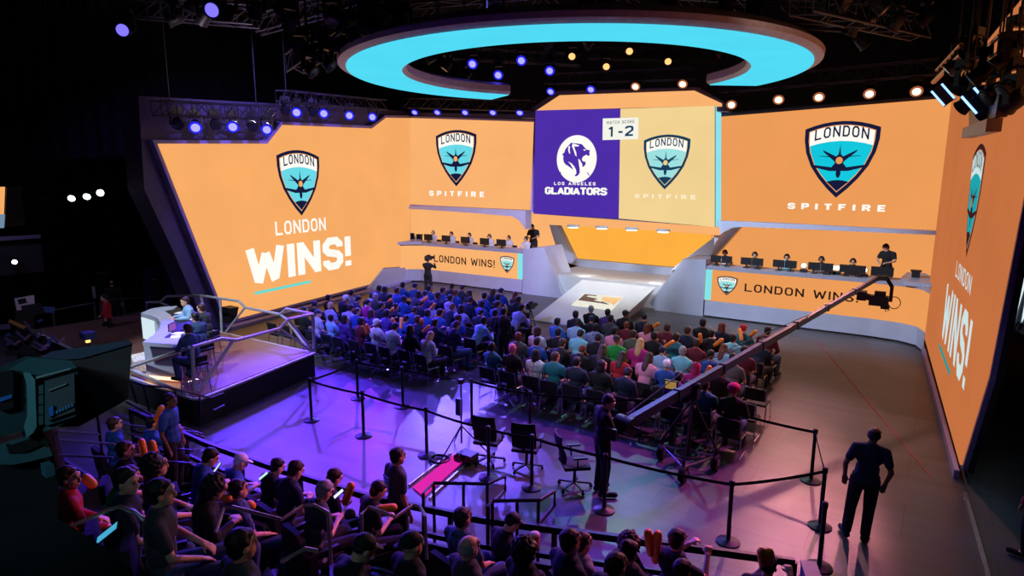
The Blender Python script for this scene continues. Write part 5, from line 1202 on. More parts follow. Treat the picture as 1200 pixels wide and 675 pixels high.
# step box with white grating at the front
q = [W(*p, DZ+.32) for p in [(153,416),(172,411.5),(174,420),(156,424)]]
single(MB().prism(q, (0, 0, -.3)), 'stage_box', mat('white_grating', (210, 210, 205), .6, var=.4, scale=20), 'low white slatted box standing beside the commentary desk', 'box', W(163,428,DZ))
def bar_chair(P, rz, lab):
    t = thing('bar_chair', lab, 'chair', (0, 0, 0)); mb = MB()
    part(MB().box((0, 0, .70), (.42, .40, .05)), 'seat', SEATM, t); part(MB().box((0, -.2, .82), (.38, .03, .14)), 'backrest', SEATM, t)
    for x in (-.18, .18):
        for y in (-.17, .17): part(MB().tube([(x, y, .69), (x*1.25, y*1.25, .01)], .014, 6), 'leg', CHROME, t)
    part(MB().tube([(-.21, -.2, .25), (.21, -.2, .25), (.21, .2, .25), (-.21, .2, .25)], .01, 5, closed=True), 'foot_ring', CHROME, t)
    t.location = P; t.rotation_euler = (0, 0, rz)
CP = [((223,353), 'lightblue', 'short', 'brown', 2.35, 'commentator in light blue shirt at the far end of the curved desk, facing us'), ((241,362), 'darkgrey', 'short', 'brown', 1.3, 'commentator in black suit, third from the near end of the curved desk'), ((233,373), 'denim', 'short', 'black', 1.15, 'commentator in dark blue suit, second from the near end of the curved desk'), ((224,387), 'denim', 'short', 'brown', .95, 'commentator in dark suit with jeans nearest to us at the curved desk')]
for i, (px, top_, hr, hc, rz, lab) in enumerate(CP):
    H_ = W(px[0], px[1], DZ+.25+1.22)
    rz = [PI*.92, PI*.62, PI*.55, PI*.52][i]
    person('talk', (H_.x-.12*math.sin(-rz)*0, H_.y, DZ+.26), rz, top_, 'long', 'denim' if i == 3 else 'black', hr, hc, 0, lab, fine=True, face=True)
    bar_chair((H_.x, H_.y, DZ+.01), rz, ['tall chair of the commentator in light blue', 'tall chair of the commentator in black', 'tall chair of the commentator in dark blue', 'tall chair nearest to us at the commentary desk'][i])
for i, (x, y) in enumerate([(213,367),(216,371),(206,395),(210,391),(229,374)]):
    P = W(x, y, TZ-.02); single(MB().box(P+Vector((0, 0, .01)), (.3, .22, .012), rz=.5+i), 'paper_sheet', mat('paper', (235, 235, 240), .7), ['white script sheet at the far end of the commentary desk', 'white script sheet next to the far end one on the commentary desk', 'white script sheet at the near end of the commentary desk', 'white script sheet second from the near end of the commentary desk', 'white script sheet between the middle commentators'][i], 'paper', P)
P = W(207,388,TZ-.02); t = thing('laptop', 'open laptop with purple picture on the commentary desk', 'laptop', P)
part(MB().box(P+Vector((0, 0, .012)), (.32, .24, .02), rz=2.2), 'keyboard', METAL, t); part(MB().box(P+Vector((-.1, -.06, .1)), (.32, .02, .2), rz=2.2), 'lid', METAL, t); part(MB().box(P+Vector((-.09, -.05, .1)), (.29, .022, .17), rz=2.2), 'picture', emis('laptop_purple', (150, 90, 190), .9), t)
P = W(252,378,DZ)+Vector((.3, .3, 0)); t = thing('floor_monitor', 'small black monitor wedge behind the commentators', 'speaker', P)
part(MB().prism([P+Vector((-.25, -.2, .01)), P+Vector((.25, -.2, .01)), P+Vector((.25, -.05, .5)), P+Vector((-.25, -.05, .5))], (0, .3, 0)), 'cabinet', PLAST, t)
# steps and stair rail of the platform, nearest us
t = thing('stair_rail', 'black stair railing running down beside the commentary platform', 'railing', W(190,470,.3)); 
def rl(pts, name, r=.022): part(MB().tube([W(x, y, z) for x, y, z in pts], r, 6), name, METAL, t)
rl([(150,446,1.5),(170,452,1.5),(196,453.5,1.5),(247,466.5,.95),(262,461,.95)], 'top_rail'); rl([(153,448,1.5),(160,472,.65)], 'post'); rl([(168,451,1.5),(175,483,.5)], 'post'); rl([(205,458,1.4),(208,480,.5)], 'post'); rl([(250,481,.5),(263,475,.5)], 'wall_rail')
rl([(148,471,.9),(190,492,.9),(237,509,.6)], 'lower_rail'); rl([(192,497,.75),(240,513,.4)], 'lower_rail'); rl([(234,466,.95),(235,500,.1)], 'post')

# ------------------------------------------------------------------ seating tiers with the near audience
RL = [(-12.6, 5.6), (-9.9, 5.55), (-8.1, 5.65), (-6.3, 5.85), (-4.7, 6.25), (-2.8, 6.95), (-1.05, 7.6)]
def off_line(L, d):
    o = []
    for i, p in enumerate(L):
        a = Vector(L[max(0, i-1)]); b = Vector(L[min(len(L)-1, i+1)]); t_ = (b-a).normalized(); n_ = Vector((t_.y, -t_.x)); o.append((p[0]+n_.x*d, p[1]+n_.y*d))
    return o
TIERM = mat('tier_dark_vinyl', (24, 24, 34), .5, var=.2)
tiers = [(.55, .25), (1.5, .70), (2.4, 1.15), (3.25, 1.60), (4.1, 2.0)]
for k, (d, z) in enumerate(tiers):
    a = off_line(RL, d); b = off_line(RL, (tiers+[(6.2, 0)])[k+1][0]+.0)
    if k == 4: a = a[:-1]; b = [(x, y) for x, y in b][:-1]
    elif k >= 20: a = a[:-1]; b = b[:-1]
    struct(MB().prism([(x, y, 0.0) for x, y in a]+[(x, y, 0.0) for x, y in reversed(b)], (0, 0, z)), f'floor_tier_{k+1}', TIERM)
    if k < 4:
        mb = MB()
        for i in range(len(a)-1): mb.bar((*a[i], z+.012), (*a[i+1], z+.012), .05, .02)
        single(mb, 'step_nosing', mat('nosing_purple_grey', (110, 100, 130), .4, .3), f'pale metal nosing on the edge of the {rows[k]} seating tier', 'edge strip', (*a[3], z))
# barrier
t = thing('audience_barrier', 'long black two rail barrier between the near audience and the floor', 'railing', (-6, 6, 0))
LL = RL[:]; dense = []
for i in range(len(LL)-1):
    for s in range(4): u = s/4; dense.append((LL[i][0]*(1-u)+LL[i+1][0]*u, LL[i][1]*(1-u)+LL[i+1][1]*u))
dense.append(LL[-1]); D2 = off_line(dense, .1)
mb = MB()
for i in range(len(D2)-1): mb.bar((*D2[i], 1.0), (*D2[i+1], 1.0), .06, .09)
part(mb, 'top_rail', METAL, t)
mb = MB()
for i in range(len(D2)-1): mb.bar((*D2[i], .62), (*D2[i+1], .62), .05, .07)
part(mb, 'middle_rail', METAL, t)
mb = MB()
for i in range(len(D2)-1): mb.bar((*D2[i], .25), (*D2[i+1], .25), .05, .5)
part(mb, 'kick_panel', mat('barrier_panel', (30, 30, 44), .6), t)
for i in range(0, len(D2), 3): part(MB().box((*D2[i], .5), (.06, .05, 1.0)), 'post', METAL, t)
# entrance handrails
def handrail(pts, posts, lab, m=METAL, r=.025):
    t = thing('handrail', lab, 'handrail', W(*pts[0])); part(MB().tube([W(*p) for p in pts], r, 8), 'rail', m, t)
    for a, b in posts: part(MB().tube([W(*a), Vector((W(*a).x, W(*a).y, b))], r*.9, 8), 'post', METAL, t)
handrail([(496,630,.6),(496,578,1.25),(508,566,1.25),(572,567,1.25),(592,558,1.25),(592,575,.95),(571,594,.95)], [((508,566,1.25),.25),((543,566.5,1.25),.25),((571,567,1.25),.25)], 'black gate handrail left of the aisle opening in the barrier')
handrail([(572,640,.6),(572,592,1.35),(577,587,1.35),(633,586,1.35),(650,575.5,1.35),(650,592,1.1),(631,615,1.0)], [((577,587,1.35),.25),((606,586.5,1.35),.25),((631,586,1.35),.25)], 'black gate handrail right of the aisle opening in the barrier')
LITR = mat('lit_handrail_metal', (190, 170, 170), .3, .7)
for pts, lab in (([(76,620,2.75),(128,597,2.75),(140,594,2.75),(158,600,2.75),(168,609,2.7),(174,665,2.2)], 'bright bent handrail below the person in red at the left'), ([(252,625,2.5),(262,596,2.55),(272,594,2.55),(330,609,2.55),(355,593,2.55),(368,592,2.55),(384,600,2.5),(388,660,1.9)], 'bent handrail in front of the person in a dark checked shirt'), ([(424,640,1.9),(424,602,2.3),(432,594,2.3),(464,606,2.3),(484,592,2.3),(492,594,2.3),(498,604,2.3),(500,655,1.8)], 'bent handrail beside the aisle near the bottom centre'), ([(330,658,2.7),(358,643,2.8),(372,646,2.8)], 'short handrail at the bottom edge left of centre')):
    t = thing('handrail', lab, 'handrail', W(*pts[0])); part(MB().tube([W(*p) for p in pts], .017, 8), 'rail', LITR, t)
# stadium seats and people: head in the photo, head level, tier, clothes
def stadium_seat(P, rz, lab):
    global SS
    if SS is None:
        SS = thing('stadium_seat', '', 'seat', (0, 0, -60)); z = -60
        part(MB().box((0, .0, z+.43), (.48, .46, .08)), 'seat_pad', SEATM, SS)
        part(MB().prism([(-.24, -.25, z+.40), (.24, -.25, z+.40), (.24, -.30, z+.80), (.17, -.31, z+.88), (-.17, -.31, z+.88), (-.24, -.30, z+.80)], (0, .07, 0)), 'back_shell', SEATM, SS)
        for s in (-1, 1): part(MB().box((s*.27, -.05, z+.60), (.045, .38, .05)).box((s*.27, -.18, z+.30), (.05, .1, .6)), 'armrest', PLAST, SS)
        part(MB().frust((.296, -.05, z+.52), (.30, -.05, z+.52), .03, .03, 14), 'number_disc', mat('white_disc', (230, 230, 230), .5), SS); c = SS
    else: c = copy_tree(SS)
    c.location = P; c.rotation_euler = (0, 0, rz); tag(c, lab, 'seat', 'stadium seats'); return c
SS = None
NEAR = [ # px, py, level of head, top, sleeve, bottom, hair, colour, skin, pose, description
(76,562,2.42,'red','long','black','short','brown',0,'sit_turn','bearded person in crimson jersey at the lower left'),
(144,564,2.85,'navy','short','denim','short','black',0,'sit_turn','person in dark blue shirt right of the one in crimson'),
(178,577,2.85,'darkgrey','short','denim','short','black',0,'sit','person in charcoal shirt and jeans with raised knee at the lower left'),
(233,573,2.4,'black','long','denim','bushy','black',0,'phone','person with bushy black hair holding orange sticks'),
(231,535,1.95,'blue','short','black','short','black',0,'phone','person in blue and teal shirt in front of the purple floor'),
(268,545,1.5,'blue','short','black','cap','white',0,'phone','person in blue jersey and white brimmed cap looking at a phone'),
(279,574,2.0,'checked','short','denim','short','black',0,'sit','person in dark checked shirt with orange stick behind the bent handrail'),
(283,640,2.9,'darkgrey','short','denim','short','black',0,'sit','large dark haired person at the bottom edge left'),
(183,548,2.5,'navy','short','black','bushy','black',0,'sit','person with dark curly hair in front of orange sticks'),
(147,529,2.0,'black','short','black','short','brown',0,'sit','person with brown hair left of the pair of orange sticks'),
(333,553,1.95,'navy','short','black','short','brown',0,'phone','person in plain navy t-shirt resting chin on hand'),
(296,546,1.5,'black','short','black','short','black',0,'phone','person in black at the barrier right of the white cap'),
(366,576,1.95,'darkgrey','short','black','short','grey',0,'phone','grey haired person looking down next to the navy t-shirt'),
(379,565,1.5,'navy','short','black','short','brown',0,'phone','person behind the grey haired one at the barrier with a lit phone'),
(429,579,1.5,'black','short','black','short','black',0,'phone','person in black with orange sticks in the lap by the barrier'),
(404,645,2.6,'black','hoodie','black','cap','darkcap',0,'phone','person in dark hoodie at the bottom left of centre'),
(482,641,2.4,'black','short','black','backcap','darkcap',0,'sit','person in backward cap with green collar at the bottom centre'),
(542,606,1.95,'checked','short','denim','short','black',1,'sit','person in blue plaid shirt right of the aisle handrail'),
(549,643,2.1,'darkgrey','long','black','fringe','grey',0,'sit','balding person in dark top behind the plaid shirt'),
(586,615,1.5,'black','short','black','cap','darkcap',0,'phone','person in dark cap at the foot of the right gate handrail'),
(602,640,2.2,'black','long','black','bushy','black',0,'sit','person with very big bushy dark hair at the bottom centre'),
(639,655,2.0,'navy','short','black','short','black',0,'sit','person with black hair right of the big bushy hair'),
(676,649,1.75,'grey','short','black','short','black',0,'sit','person with black hair in grey shirt before the office chair shadow'),
(706,646,1.8,'darkgrey','short','black','bun','black',0,'sit','person with dark hair in a bun at the bottom right of centre'),
(735,650,1.55,'navy','short','black','bushy','brown',0,'sit','person with curly brown hair left of upright orange sticks'),
(719,662,2.0,'darkgrey','short','black','short','brown',0,'sit','person with close cropped hair at the bottom edge'),
(757,644,1.5,'navy','short','black','short','black',0,'stick','person in dark jersey holding two upright orange sticks'),
(800,668,1.6,'black','short','black','short','black',0,'sit','person at the bottom edge right of the upright orange sticks'),
(899,665,1.6,'black','short','black','cap','darkcap',0,'stick','person in black at the bottom right with two orange stick tips'),
(134,496,1.6,'blue','short','black','short','brown',0,'sit','person in blue under the big camera shade'),
(165,500,1.4,'blue','short','black','short','black',0,'stick','person holding orange sticks beside the stair rail'),
(30,412,1.6,'lavender','short','black','short','brown',0,'sit','person with pinkish face left of the big broadcast camera'),
(193,465,1.95,'blue','short','black','short','black',2,'stand','man in blue t-shirt standing in the stairway beside the commentary platform'),
(116,558,1.95,'green','short','black','short','black',0,'lean','person leaning in green printed shirt beyond the crimson jersey')]
placed = []
for q in NEAR:
    x, y, hz, top_, sl, bo, hr, hc, sk, po, lab = q
    P = W(x, y, hz); P = Vector((P.x, P.y, hz-(1.66 if po == 'stand' else 1.22)))
    if 100 < x < 200 and y < 505: rz = -.5
    # keep neighbours apart
    for _ in range(12):
        for o in placed:
            d = Vector((P.x-o.x, P.y-o.y)); 
            if d.length < .52 and abs(P.z-o.z) < .75:
                dd = ray(x, y); step = Vector((d.x, d.y, 0)).normalized()*.04 if d.length > .01 else Vector((.05, 0, 0)); P += step
    placed.append(P)
    rz = -.35+random.uniform(-.2, .25)
    if po == 'stand': person(po, P, -.9, top_, sl, bo, hr, hc, sk, lab, fine=True, face=True); continue
    person(po, P, rz, top_, sl, bo, hr, hc, sk, lab, 'near audience on the tiers', fine=True, scale=random.uniform(.97, 1.03), face=True)
    stadium_seat(P+Vector((0, 0, 0)), rz, f'dark seat of the {lab.replace("person", "viewer")}'.rsplit(' with ',1)[0])
random.seed(3)
# sticks near us
def pair(a, b, za, zb, lab, r=.05):
    stick(W(*b, zb), W(*a, za), lab, r, 'orange cheering sticks of the near audience')
pair((165,514),(171,545),2.1,1.75,'orange stick, left of an upright pair near the curly dark hair'); pair((177,516),(183,540),2.1,1.8,'orange stick, right of an upright pair near the curly dark hair')
pair((190,476),(178,500),1.75,1.3,'orange stick, left of the pair beside the stair rail'); pair((196,479),(184,503),1.75,1.3,'orange stick, right of the pair beside the stair rail')
pair((97,557),(112,571),2.3,2.2,'orange sticks held before the crimson jersey'); pair((246,577),(272,586),2.0,1.95,'orange stick lying level behind the bushy black hair'); pair((412,567),(404,590),1.75,1.3,'orange stick upright left of the black shirt at the barrier')
pair((440,597),(466,594),1.45,1.45,'orange stick lying level in the lap at the barrier'); pair((759,622),(763,650),1.75,1.3,'shorter orange stick left of the dark head'); pair((771,624),(768,658),1.75,1.15,'taller yellow orange stick right of the dark head')
pair((893,645),(895,662),1.95,1.6,'orange stick tip, left one over the black cap'); pair((901,646),(902,662),1.95,1.6,'orange stick tip, right one over the black cap'); pair((289,588),(299,596),1.8,1.7,'orange stick end right of the checked shirt')
# rails between the rows at the left
for k, (a, b, z) in enumerate([((58,504),(116,509),1.9),((70,515.5),(135,520.6),1.8),((70,533),(133,536.6),1.9),((157,521),(227,528),1.1),((140,497),(232,507),1.0),((188,540),(224,543),1.2),((150,508),(228,517),.9)]):
    rlab = ['topmost rail under the big camera', 'middle rail under the big camera', 'lowest rail under the big camera', 'third rail down right of the stair rail', 'topmost rail beside the stair rail', 'lowest rail behind the blue and teal shirt', 'second rail down beside the stair rail'][k]
    single(MB().tube([W(*a, z), W(*b, z)], .016, 6), 'row_rail', mat('nosing_purple_grey', (110, 100, 130), .4, .3), 'thin violet lit '+rlab, 'rail', W(*a, z))
# phones
def phone(px, z, lab, col, sz=(.075, .15), tilt=.6):
    P = W(*px, z); t = thing('phone', lab, 'phone', P); R = Matrix.Rotation(-.5, 3, 'Z') @ Matrix.Rotation(tilt, 3, 'X')
    part(MB().box(P, (sz[0], sz[1], .01), R=R), 'case', PLAST, t); part(MB().box(P+R @ Vector((0, 0, .007)), (sz[0]*.88, sz[1]*.9, .003), R=R), 'display', emis('phone_'+lab.split()[0]+str(px[0]), col, 1.), t)
phone((126,625), 2.55, 'lit phone with blue tiles in the lap of the person in crimson', (70, 170, 210), (.13, .2)); phone((255,548), 1.9, 'white lit phone held by the person in the white brimmed cap', (200, 215, 235), tilt=.9); phone((397,579), 1.6, 'white lit phone by the barrier at the grey haired person', (235, 245, 255)); phone((309,558), 1.5, 'small lit phone right of the person in black at the barrier', (200, 235, 235))
P = W(627,633,1.6); t = thing('drink_cup', 'pale rimmed orange cup held up beside the bushy hair', 'cup', P); part(MB().lathe([(.0, -.09), (.04, -.09), (.055, .06), (.048, .06)], P, 14), 'cup_body', ORANGE, t, smooth=True); part(MB().ell(P+Vector((0, 0, .07)), (.055, .055, .03), None, 12), 'foam_top', mat('foam', (235, 220, 200), .7), t)

# ------------------------------------------------------------------ big broadcast camera at the left
t = thing('broadcast_camera', 'huge teal lit broadcast camera with long black lens shade at the left edge', 'video camera', WD(60, 590, 2.9))
TEALM = mat('teal_lit_shell', (50, 92, 100), .55, .1); DKT = mat('dark_lens_shade', (66, 61, 64), .8)  # teal light on the camera is put into its shell colours
def slab(pts, d0, d1, name, m, bev=0):
    mb = MB(); f = [WD(*p, d0) for p in pts]; ex = ray(sum(p[0] for p in pts)/len(pts), sum(p[1] for p in pts)/len(pts)); b = [WD(p[0], p[1], d0)+ex*(d1-d0) for p in pts]; n = len(f); mb.poly(f); mb.poly(b); mb.add(f+b, [(i, (i+1) % n, n+(i+1) % n, n+i) for i in range(n)])
    return part(mb, name, m, t)
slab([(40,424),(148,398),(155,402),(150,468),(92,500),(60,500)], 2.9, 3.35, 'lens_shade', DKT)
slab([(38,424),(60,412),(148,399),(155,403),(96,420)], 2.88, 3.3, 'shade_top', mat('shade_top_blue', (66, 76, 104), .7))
slab([(0,430),(30,417),(82,422),(92,431),(92,486),(50,503),(40,502),(0,512)], 2.6, 2.95, 'lens_housing', mat('teal_lit_shell_dark', (30, 60, 68), .55))
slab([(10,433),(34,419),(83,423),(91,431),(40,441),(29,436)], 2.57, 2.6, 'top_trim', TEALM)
slab([(27,436),(35,437),(41,445),(43,500),(38,508),(31,513),(28,500),(32,486),(31,450)], 2.52, 2.6, 'corner_pillar', mat('teal_lit_shell_bright', (82, 140, 148), .5))
slab([(0,436),(14,434),(16,440),(16,478),(0,482)], 2.54, 2.6, 'rear_recess', PLAST)
slab([(0,466),(14,462),(14,466),(0,471)], 2.52, 2.54, 'blue_strip', mat('blue_mark', (40, 110, 200), .5))
for k in range(4): slab([(45,452+12*k),(50.5,450.5+12*k),(51,461+12*k),(45.5,462.5+12*k)], 2.53, 2.6, 'hinge_segment', TEALM)
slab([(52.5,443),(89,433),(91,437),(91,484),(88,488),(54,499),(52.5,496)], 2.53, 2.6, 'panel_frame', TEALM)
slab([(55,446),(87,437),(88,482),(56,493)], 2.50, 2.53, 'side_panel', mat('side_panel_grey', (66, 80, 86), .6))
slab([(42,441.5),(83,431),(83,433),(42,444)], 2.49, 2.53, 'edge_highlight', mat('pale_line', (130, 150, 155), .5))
slab([(57,478),(62,475),(63,486),(58,489)], 2.48, 2.50, 'panel_mark', mat('blue_mark', (40, 110, 200), .5))
for k in range(6): slab([(65+3.6*k,481.5-1.6*k),(67.6+3.6*k,480.3-1.6*k),(68+3.6*k,484-1.6*k),(65.4+3.6*k,485.2-1.6*k)], 2.485, 2.50, 'panel_lettering', mat('blue_letter', (60, 120, 170), .6))
slab([(57,457),(78,449),(78,450.5),(57,458.5)], 2.485, 2.50, 'panel_line', mat('pale_line', (130, 150, 155), .5))
slab([(48,501),(92,484),(92,489),(60,503),(50,506)], 2.56, 2.7, 'bottom_trim', TEALM)
slab([(0,521),(40,508),(56,519),(62,534),(34,541),(14,545),(0,544)], 2.6, 3.0, 'pan_head', TEALM)
slab([(8,523),(38,513),(50,521),(30,530),(10,531)], 2.58, 2.6, 'head_recess', PLAST)
part(MB().tube([WD(44,505,2.6), WD(56,520,2.6), WD(64,545,2.7), WD(58,552,2.7), WD(48,548,2.7)], .012, 8).tube([WD(10,520,2.6), WD(30,545,2.7), WD(55,540,2.7)], .010, 8), 'cable', RUBBER, t)
slab([(0,545),(30,530),(60,545),(70,570),(62,700),(0,700)], 2.7, 3.0, 'pedestal', mat('pedestal_black', (14, 15, 20), .7))
part(MB().box(WD(56,550,2.6), (.05, .03, .05)), 'zoom_control', mat('zoom_teal', (60, 110, 130), .5), t)
# black cover draped in the very corner
mb = MB(); N = 9; vs = []
Q0 = [(-20,612),(30,600),(62,604),(92,622),(128,645),(155,668),(170,720)]
f = [WD(*p, 2.3) for p in Q0]; b = [p+ray(60, 640)*.3+Vector((0, 0, -.03)) for p in f]; g_ = [WD(x, 760, 2.3) for x, y in Q0]
vs = f+b+g_; n = len(Q0); fs = [(i, i+1, n+i+1, n+i) for i in range(n-1)]+[(i, i+1, 2*n+i+1, 2*n+i) for i in range(n-1)]
mb.add(vs, fs); o = single(mb, 'camera_cover', BLACK, 'black cloth cover filling the bottom left corner', 'cloth', f[3]); m_ = o.modifiers.new('t', 'SOLIDIFY'); m_.thickness = .01

# ------------------------------------------------------------------ far left: balcony, fences, crew
WL = -24.5
t = thing('balcony', 'dark balcony front with grey lip at the far left', 'balcony', (WL-2, 2, 0))
def Lp(u, v, X): d = ray(u, v); return EYE+d*(X/d.x)
a, b = Lp(-40, 290, WL), Lp(46, 268, WL)
part(MB().box((WL-1.6, a.y*.5+b.y*.5-1, Lp(0, 290, WL).z-.45), (3.2, abs(b.y-a.y)+2, .9)), 'balcony_front', mat('balcony_black', (20, 19, 26), .7), t)
part(MB().box((WL-.02, a.y*.5+b.y*.5-1, Lp(0, 280, WL).z), (.1, abs(b.y-a.y)+2, .12)), 'lip', DGREY, t)
p0, p1, p2_, p3 = [Lp(*q, WL-.3) for q in [(-20,219),(6,219),(4,267),(-20,268)]]
t = thing('side_monitor', 'cropped orange screen on the balcony at the far left edge', 'screen', p3)
part(MB().prism([p0, p1, p2_, p3], (-.08, 0, 0)), 'display', LED_L, t)
hgt_ = [Lp(*q, WL-.32) for q in [(-20,251),(5,251),(4,267),(-20,268)]]
part(MB().prism([p+Vector((.06, 0, 0)) for p in hgt_], (-.03, 0, 0)), 'lower_strip', emis('side_monitor_blue', (110, 140, 165), 1.), t)
part(MB().prism([Lp(*q, WL-.3) for q in [(8,220),(25,217),(30,264),(6,266)]], (-.2, 0, 0)), 'grey_side', mat('side_brown', (40, 36, 34), .7), t)
# fence
t = thing('mesh_fence', 'thin metal crowd fence at the back left behind the crew', 'fence', (-25.2, 9.5, 0))
FM = mat('fence_metal', (90, 78, 88), .5, .5)
def lv(u, v, X=-23.9): return Lp(u, v, X)
for a, b in (((62,364),(110,355)),((62,390),(113,378)),((118,352),(185,348)),((118,375),(146,372)),((146,368),(186,362))): part(MB().tube([lv(*a), lv(*b)], .03, 6), 'rail', FM, t)
for a, b in (((62,364),(65,392)),((110,355),(114,385)),((118,353),(118,376)),((144,351),(147,374))): part(MB().tube([lv(*a), lv(*b)], .035, 6), 'post', FM, t)
for (u, v, X, col, lab, hr, hc, rz, top_) in ((125,362,-21.9,0,'crew member in red jacket standing at the left behind the camera shade','short','black',2.6,'red'),(133,348,-24.6,0,'bald crew member in black by the back left fence','fringe','brown',1.2,'black'),(183,346,-24.9,1,'crew member in black behind the commentary platform','short','black',1.0,'black')):
    P = lv(u, v, X); P.z = 0
    person('walk' if top_ == 'red' else 'stand', P, rz, top_, 'long', 'black', hr, hc, col, lab, scale=max(.9, (lv(u, v, X).z)/1.6 if 1.3 < lv(u, v, X).z < 2 else 1.), face=True)
# equipment cluster (camera crane rear) at the far left
t = thing('camera_rig', 'cluster of dark camera gear on a pedestal at the far left', 'camera rig', WD(35, 400, 9.0))
random.seed(21); rigm = [PLAST, mat('rig_violet', (84, 74, 110), .4, .4), STEEL, mat('rig_blue', (50, 70, 120), .4, .3)]
def rb(u, v, w, h, m, d=8.5, dd=.3, rot=0.):
    nrm = (EYE-WD(u, v, d)).normalized(); ax = CR; ax = Quaternion(nrm, rot) @ ax; q = Matrix((ax, nrm.cross(ax).normalized(), nrm)).transposed()
    return MB().box(WD(u, v, d), (w*d/F, h*d/F, dd), R=q)
part(rb(38,363,24,13,0,8.6,.3,.2), 'camera_body', PLAST, t); part(rb(57,363,14,7,0,8.6,.2,-.1), 'viewfinder', rigm[3], t); part(rb(26,353,10,6,0,8.6,.2,.3), 'lens_box', PLAST, t)
part(rb(30,405,46,22,0,8.7,.5), 'battery_box', PLAST, t); part(rb(44,388,12,5,0,8.4,.2), 'recorder', STEEL, t); part(rb(20,380,22,4,0,8.4,.1,-.5), 'pan_bar', mat('rig_gold', (150, 110, 60), .4, .5), t); part(rb(6,383,12,6,0,8.5,.2,.1), 'side_monitor', rigm[1], t)
for k in range(10):
    u, v = random.uniform(2, 62), random.uniform(372, 415); part(rb(u, v, random.uniform(3, 8), random.uniform(3, 10), 0, 8.35+random.uniform(0, .3), .12, random.uniform(-1, 1)), 'gear_block', random.choice(rigm), t)
mb = MB()
for k in range(6): a = random.uniform(0, 60); mb.tube([WD(a, 385+k*4, 8.4), WD(a+10, 395+k*3, 8.3), WD(a+16, 388+k*4, 8.4)], .02, 6)
part(mb, 'cable_bundle', rigm[1], t)
part(MB().frust(WD(35, 412, 8.7), Vector((WD(35, 412, 8.7).x, WD(35, 412, 8.7).y, 0.02)), .14, .3, 14), 'pedestal', METAL, t)
P = lv(28, 355, -23.5); t = thing('wall_sign', 'white poster on the dark wall behind the camera gear', 'sign', P); part(MB().prism([lv(*q, -23.5) for q in [(17,350),(40,346),(41,360),(20,364)]], (-.04, 0, 0)), 'board', mat('poster_paper', (200, 190, 205), .7), t)
part(MB().prism([lv(*q, -23.55)+Vector((-.03, 0, 0)) for q in [(17,350),(40,346),(41,362),(41,392),(20,396)]], (-.1, 0, 0)), 'backing', METAL, t)
P = lv(172, 335, -26.2); t = thing('loudspeaker', 'dark blue loudspeaker cabinet left of the wall screen', 'speaker', Vector((P.x, P.y, 0)))
sp = [lv(*q, -26.2) for q in [(176,313),(200,312),(202,372),(178,372)]]; sp = [Vector((p.x, p.y, max(p.z, .02))) for p in sp]
part(MB().prism(sp, (-.6, 0, 0)), 'cabinet', mat('speaker_blue', (30, 36, 110), .6), t); c = lv(189, 327, -26.18); part(MB().frust(c, c+Vector((.04, 0, 0)), .2, .16, 16), 'cone', BLACK, t)
t = thing('stage_door', 'dark door with pale strip in the back left wall', 'door', lv(120, 345, -26)); part(MB().prism([lv(*q, -26) for q in [(112,319),(128,317),(130,352),(114,354)]], (-.1, 0, 0)), 'leaf', METAL, t); part(MB().prism([lv(*q, -25.95) for q in [(108,336),(111,335.5),(113,349),(110,350)]], (-.05, 0, 0)), 'pale_strip', mat('pale_strip_paint', (170, 165, 170), .6), t); part(MB().bar(lv(114,320.5,-25.9), lv(127,319,-25.9), .05), 'top_strip', STEEL, t)
for k, (u0, u1, v1) in enumerate(((276, 308, 46), (316, 346, 56), (352, 394, 62))):
    t = thing('acoustic_panel', ['brown ribbed wall panel high up, leftmost of three', 'brown ribbed wall panel high up, middle of three', 'brown ribbed wall panel high up, rightmost of three'][k], 'wall panel', Lp(u0, v1, -29.6)); q = [Lp(*x, -29.6) for x in ((u0, -25), (u1, -25), (u1, v1), (u0, v1-4))]
    part(MB().prism(q, (-.1, 0, 0)), 'backing', mat('panel_brown', (88, 66, 66), .8), t); mb = MB()
    for i in range(6): u = u0+(u1-u0)*(i+.5)/6; mb.bar(Lp(u, -25, -29.5), Lp(u, v1-3, -29.5), .12)
    part(mb, 'ribs', mat('rib_brown', (120, 92, 90), .7), t)
# lectern lamp near the big camera shade
P = WD(103, 393, 9.5); t = thing('clip_lamp', 'small hooded lamp glowing yellow above the camera shade', 'lamp', P); part(MB().box(P, (.18, .16, .1)), 'hood', rigm[3], t); part(MB().box(P+Vector((.03, -.02, -.07)), (.05, .05, .06)), 'bulb', emis('bulb_yellow', (255, 215, 120), 1.5), t); part(MB().frust(P, Vector((P.x, P.y, .02)), .02, .02, 6), 'stand', METAL, t)

# ------------------------------------------------------------------ right edge
P = W(1196,650,0); person('stand', (P.x+.1, P.y, 0), 1.0, 'red', 'long', 'black', 'short', 'brown', 0, 'person in shiny crimson jacket cut off by the right edge', fine=True, face=True)
P = W(950,676,1.05); t = thing('equipment_case', 'dark slate box top at the bottom edge beside the nearest belt post', 'box', Vector((P.x, P.y, 0)))
part(MB().box(Vector((P.x, P.y, .56)), (.15, .34, 1.1), rz=.35), 'case', mat('slate_box', (56, 62, 80), .5), t); part(MB().box(Vector((P.x, P.y, 1.12)), (.17, .36, .03), rz=.35), 'lid', mat('slate_lid', (78, 84, 105), .5), t)
for i, (x, y, z) in enumerate([(1100,0,0)]): pass

